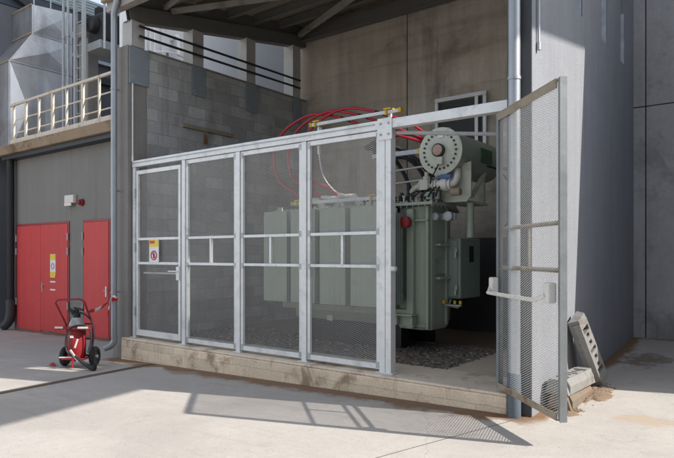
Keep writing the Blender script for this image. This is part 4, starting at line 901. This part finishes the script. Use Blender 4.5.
# grit washed out from under the pile
def mound(cx_, cy_, rx, ry, h, seed):
    rnd = random.Random(seed); m = MB(); n, k = 36, 8; vs = [(cx_, cy_, gz(cx_, cy_) + h)]; fs = []
    ph = [rnd.uniform(0, 6.28) for _ in range(4)]
    for r in range(1, k + 1):
        for i in range(n):
            a = 2 * math.pi * i / n; w = 1 + .22 * math.sin(2 * a + ph[0]) + .16 * math.sin(5 * a + ph[1]) + .10 * math.sin(9 * a + ph[2])
            q = r / k; x = cx_ + rx * q * w * math.cos(a); y = cy_ + ry * q * w * math.sin(a)
            vs.append((x, y, gz(x, y) + h * (1 - q * q) + (.004 * rnd.random() if r < k else -.004)))
    for i in range(n): fs.append((0, 1 + i, 1 + (i + 1) % n))
    for r in range(k - 1):
        for i in range(n): a = 1 + r * n + i; b = 1 + r * n + (i + 1) % n; fs.append((a, b, b + n, a + n))
    m.add(vs, fs, True)
    for _ in range(260):
        a = rnd.uniform(0, 6.28); q = abs(rnd.gauss(.7, .3)); x = cx_ + rx * q * math.cos(a); y = cy_ + ry * q * math.sin(a)
        stone(m, x, y, gz(x, y) + h * max(0, 1 - q * q) + .002, rnd.choice((.004, .006, .009)))
    return m
m = mound(-1.60, 6.45, .15, .42, .024, 3); m2 = mound(-1.66, 5.72, .13, .15, .016, 5); m.add(m2.v, m2.f, True)
o = obj('grit', m, M['sand']); o['kind'] = 'stuff'

# ------------------------------------------------------------------ out of view: gallery inferred from its shadow, wall shaped and blocks added for shade
t = thing('conveyor_gallery', 'inclined conveyor gallery crossing high over the side yard', 'gallery', (3.0, 0, 5))
m = MB()
def cz(y): return 7.86 + .17 * (y - 7)
m.hexa([(2.8, -14, cz(-14)), (3.2, -14, cz(-14)), (3.2, 11.0, cz(11.0)), (2.8, 11.0, cz(11.0)), (2.8, -14, cz(-14) + .85), (3.2, -14, cz(-14) + .85), (3.2, 11.0, cz(11.0) + .85), (2.8, 11.0, cz(11.0) + .85)])
obj('casing', m, M['caster'], t)
t = thing('yard_shade_wall', 'unseen wall shaped to throw shade on the side yard and side wall', 'wall', (.65, 8.7, -.2))
m = MB(); m.prism([(.5, 7.02, -.5), (.5, 7.99, 6.6), (.5, 9.78, 6.6), (.5, 9.78, -.5)], (.3, 0, 0)); obj('wall', m, M['fin'], t)  # thin, close and sloped at the end to place the shade edge
m = MB(); m.box(.47, .83, 8.0, 9.79, 6.602, 6.66); obj('capping', m, M['galvd'], t)

t = thing('tall_sky_blocker', 'unseen tall block added to cut sky light on the side wall', 'building', (7, -8, -.2))
m = MB(); m.box(3.6, 12, -18, -1.0, -.5, 10.0); obj('wall', m, M['fin'], t)  # added out of view to hold sky light off the side wall
m = MB(); m.box(3.55, 12.05, -18.05, -.95, 10.002, 10.1); obj('tall_blocker_cap', m, M['galvd'], t)
t = thing('low_sky_blocker', 'unseen low block added to cut low sky light on the side wall', 'building', (6.6, 6, -.2))
m = MB(); m.box(4.2, 9.0, 0.2, 12.0, -.5, 3.9); obj('wall', m, M['fin'], t)  # added mass kept below the sun's path, darkens the side wall
m = MB(); m.box(4.15, 9.05, .15, 12.05, 3.902, 3.98); obj('low_blocker_rim', m, M['galvd'], t)

# ------------------------------------------------------------------ light, sky, camera
to_sun = Vector((1.134, .328, 1.0)).normalized()
sun = bpy.data.lights.new('sun', 'SUN'); sun.energy = 3.5; sun.angle = R(.53); sun.color = (1.0, .945, .87)
so = bpy.data.objects.new('sun', sun); COL.objects.link(so); so.location = to_sun * 60; so.rotation_euler = (-to_sun).to_track_quat('-Z', 'Y').to_euler()
w = bpy.data.worlds.new('World'); SC.world = w; w.use_nodes = True
T = NT(w.node_tree)
sky = T.n('ShaderNodeTexSky', sky_type='NISHITA', sun_disc=False, sun_elevation=math.asin(to_sun.z), sun_rotation=math.atan2(to_sun.x, to_sun.y), air_density=1.0, dust_density=1.2, ozone_density=1.0)
veil = T.n('ShaderNodeHueSaturation', {'Saturation': .45, 'Color': sky.outputs[0]})          # thin high cloud
bg = T.n('ShaderNodeBackground', {'Color': veil.outputs[0], 'Strength': .15}); out = T.n('ShaderNodeOutputWorld'); T.t.links.new(bg.outputs[0], out.inputs[0])
cam = bpy.data.cameras.new('camera'); cam.sensor_width = 36; cam.lens = 36 * 593 / 674; cam.shift_y = (255 - 229) / 674; cam.clip_end = 2000; cam.clip_start = .05
co_ = bpy.data.objects.new('camera', cam); COL.objects.link(co_); co_.location = (0, 0, 1.30); co_.rotation_euler = (R(90), 0, math.atan2(453, 593)); SC.camera = co_
SC.view_settings.view_transform = 'Standard'; SC.view_settings.look = 'None'; SC.view_settings.exposure = 0.86; SC.view_settings.gamma = 1; SC.view_settings.use_curve_mapping = False
SC.cycles.max_bounces = 8; SC.cycles.diffuse_bounces = 5
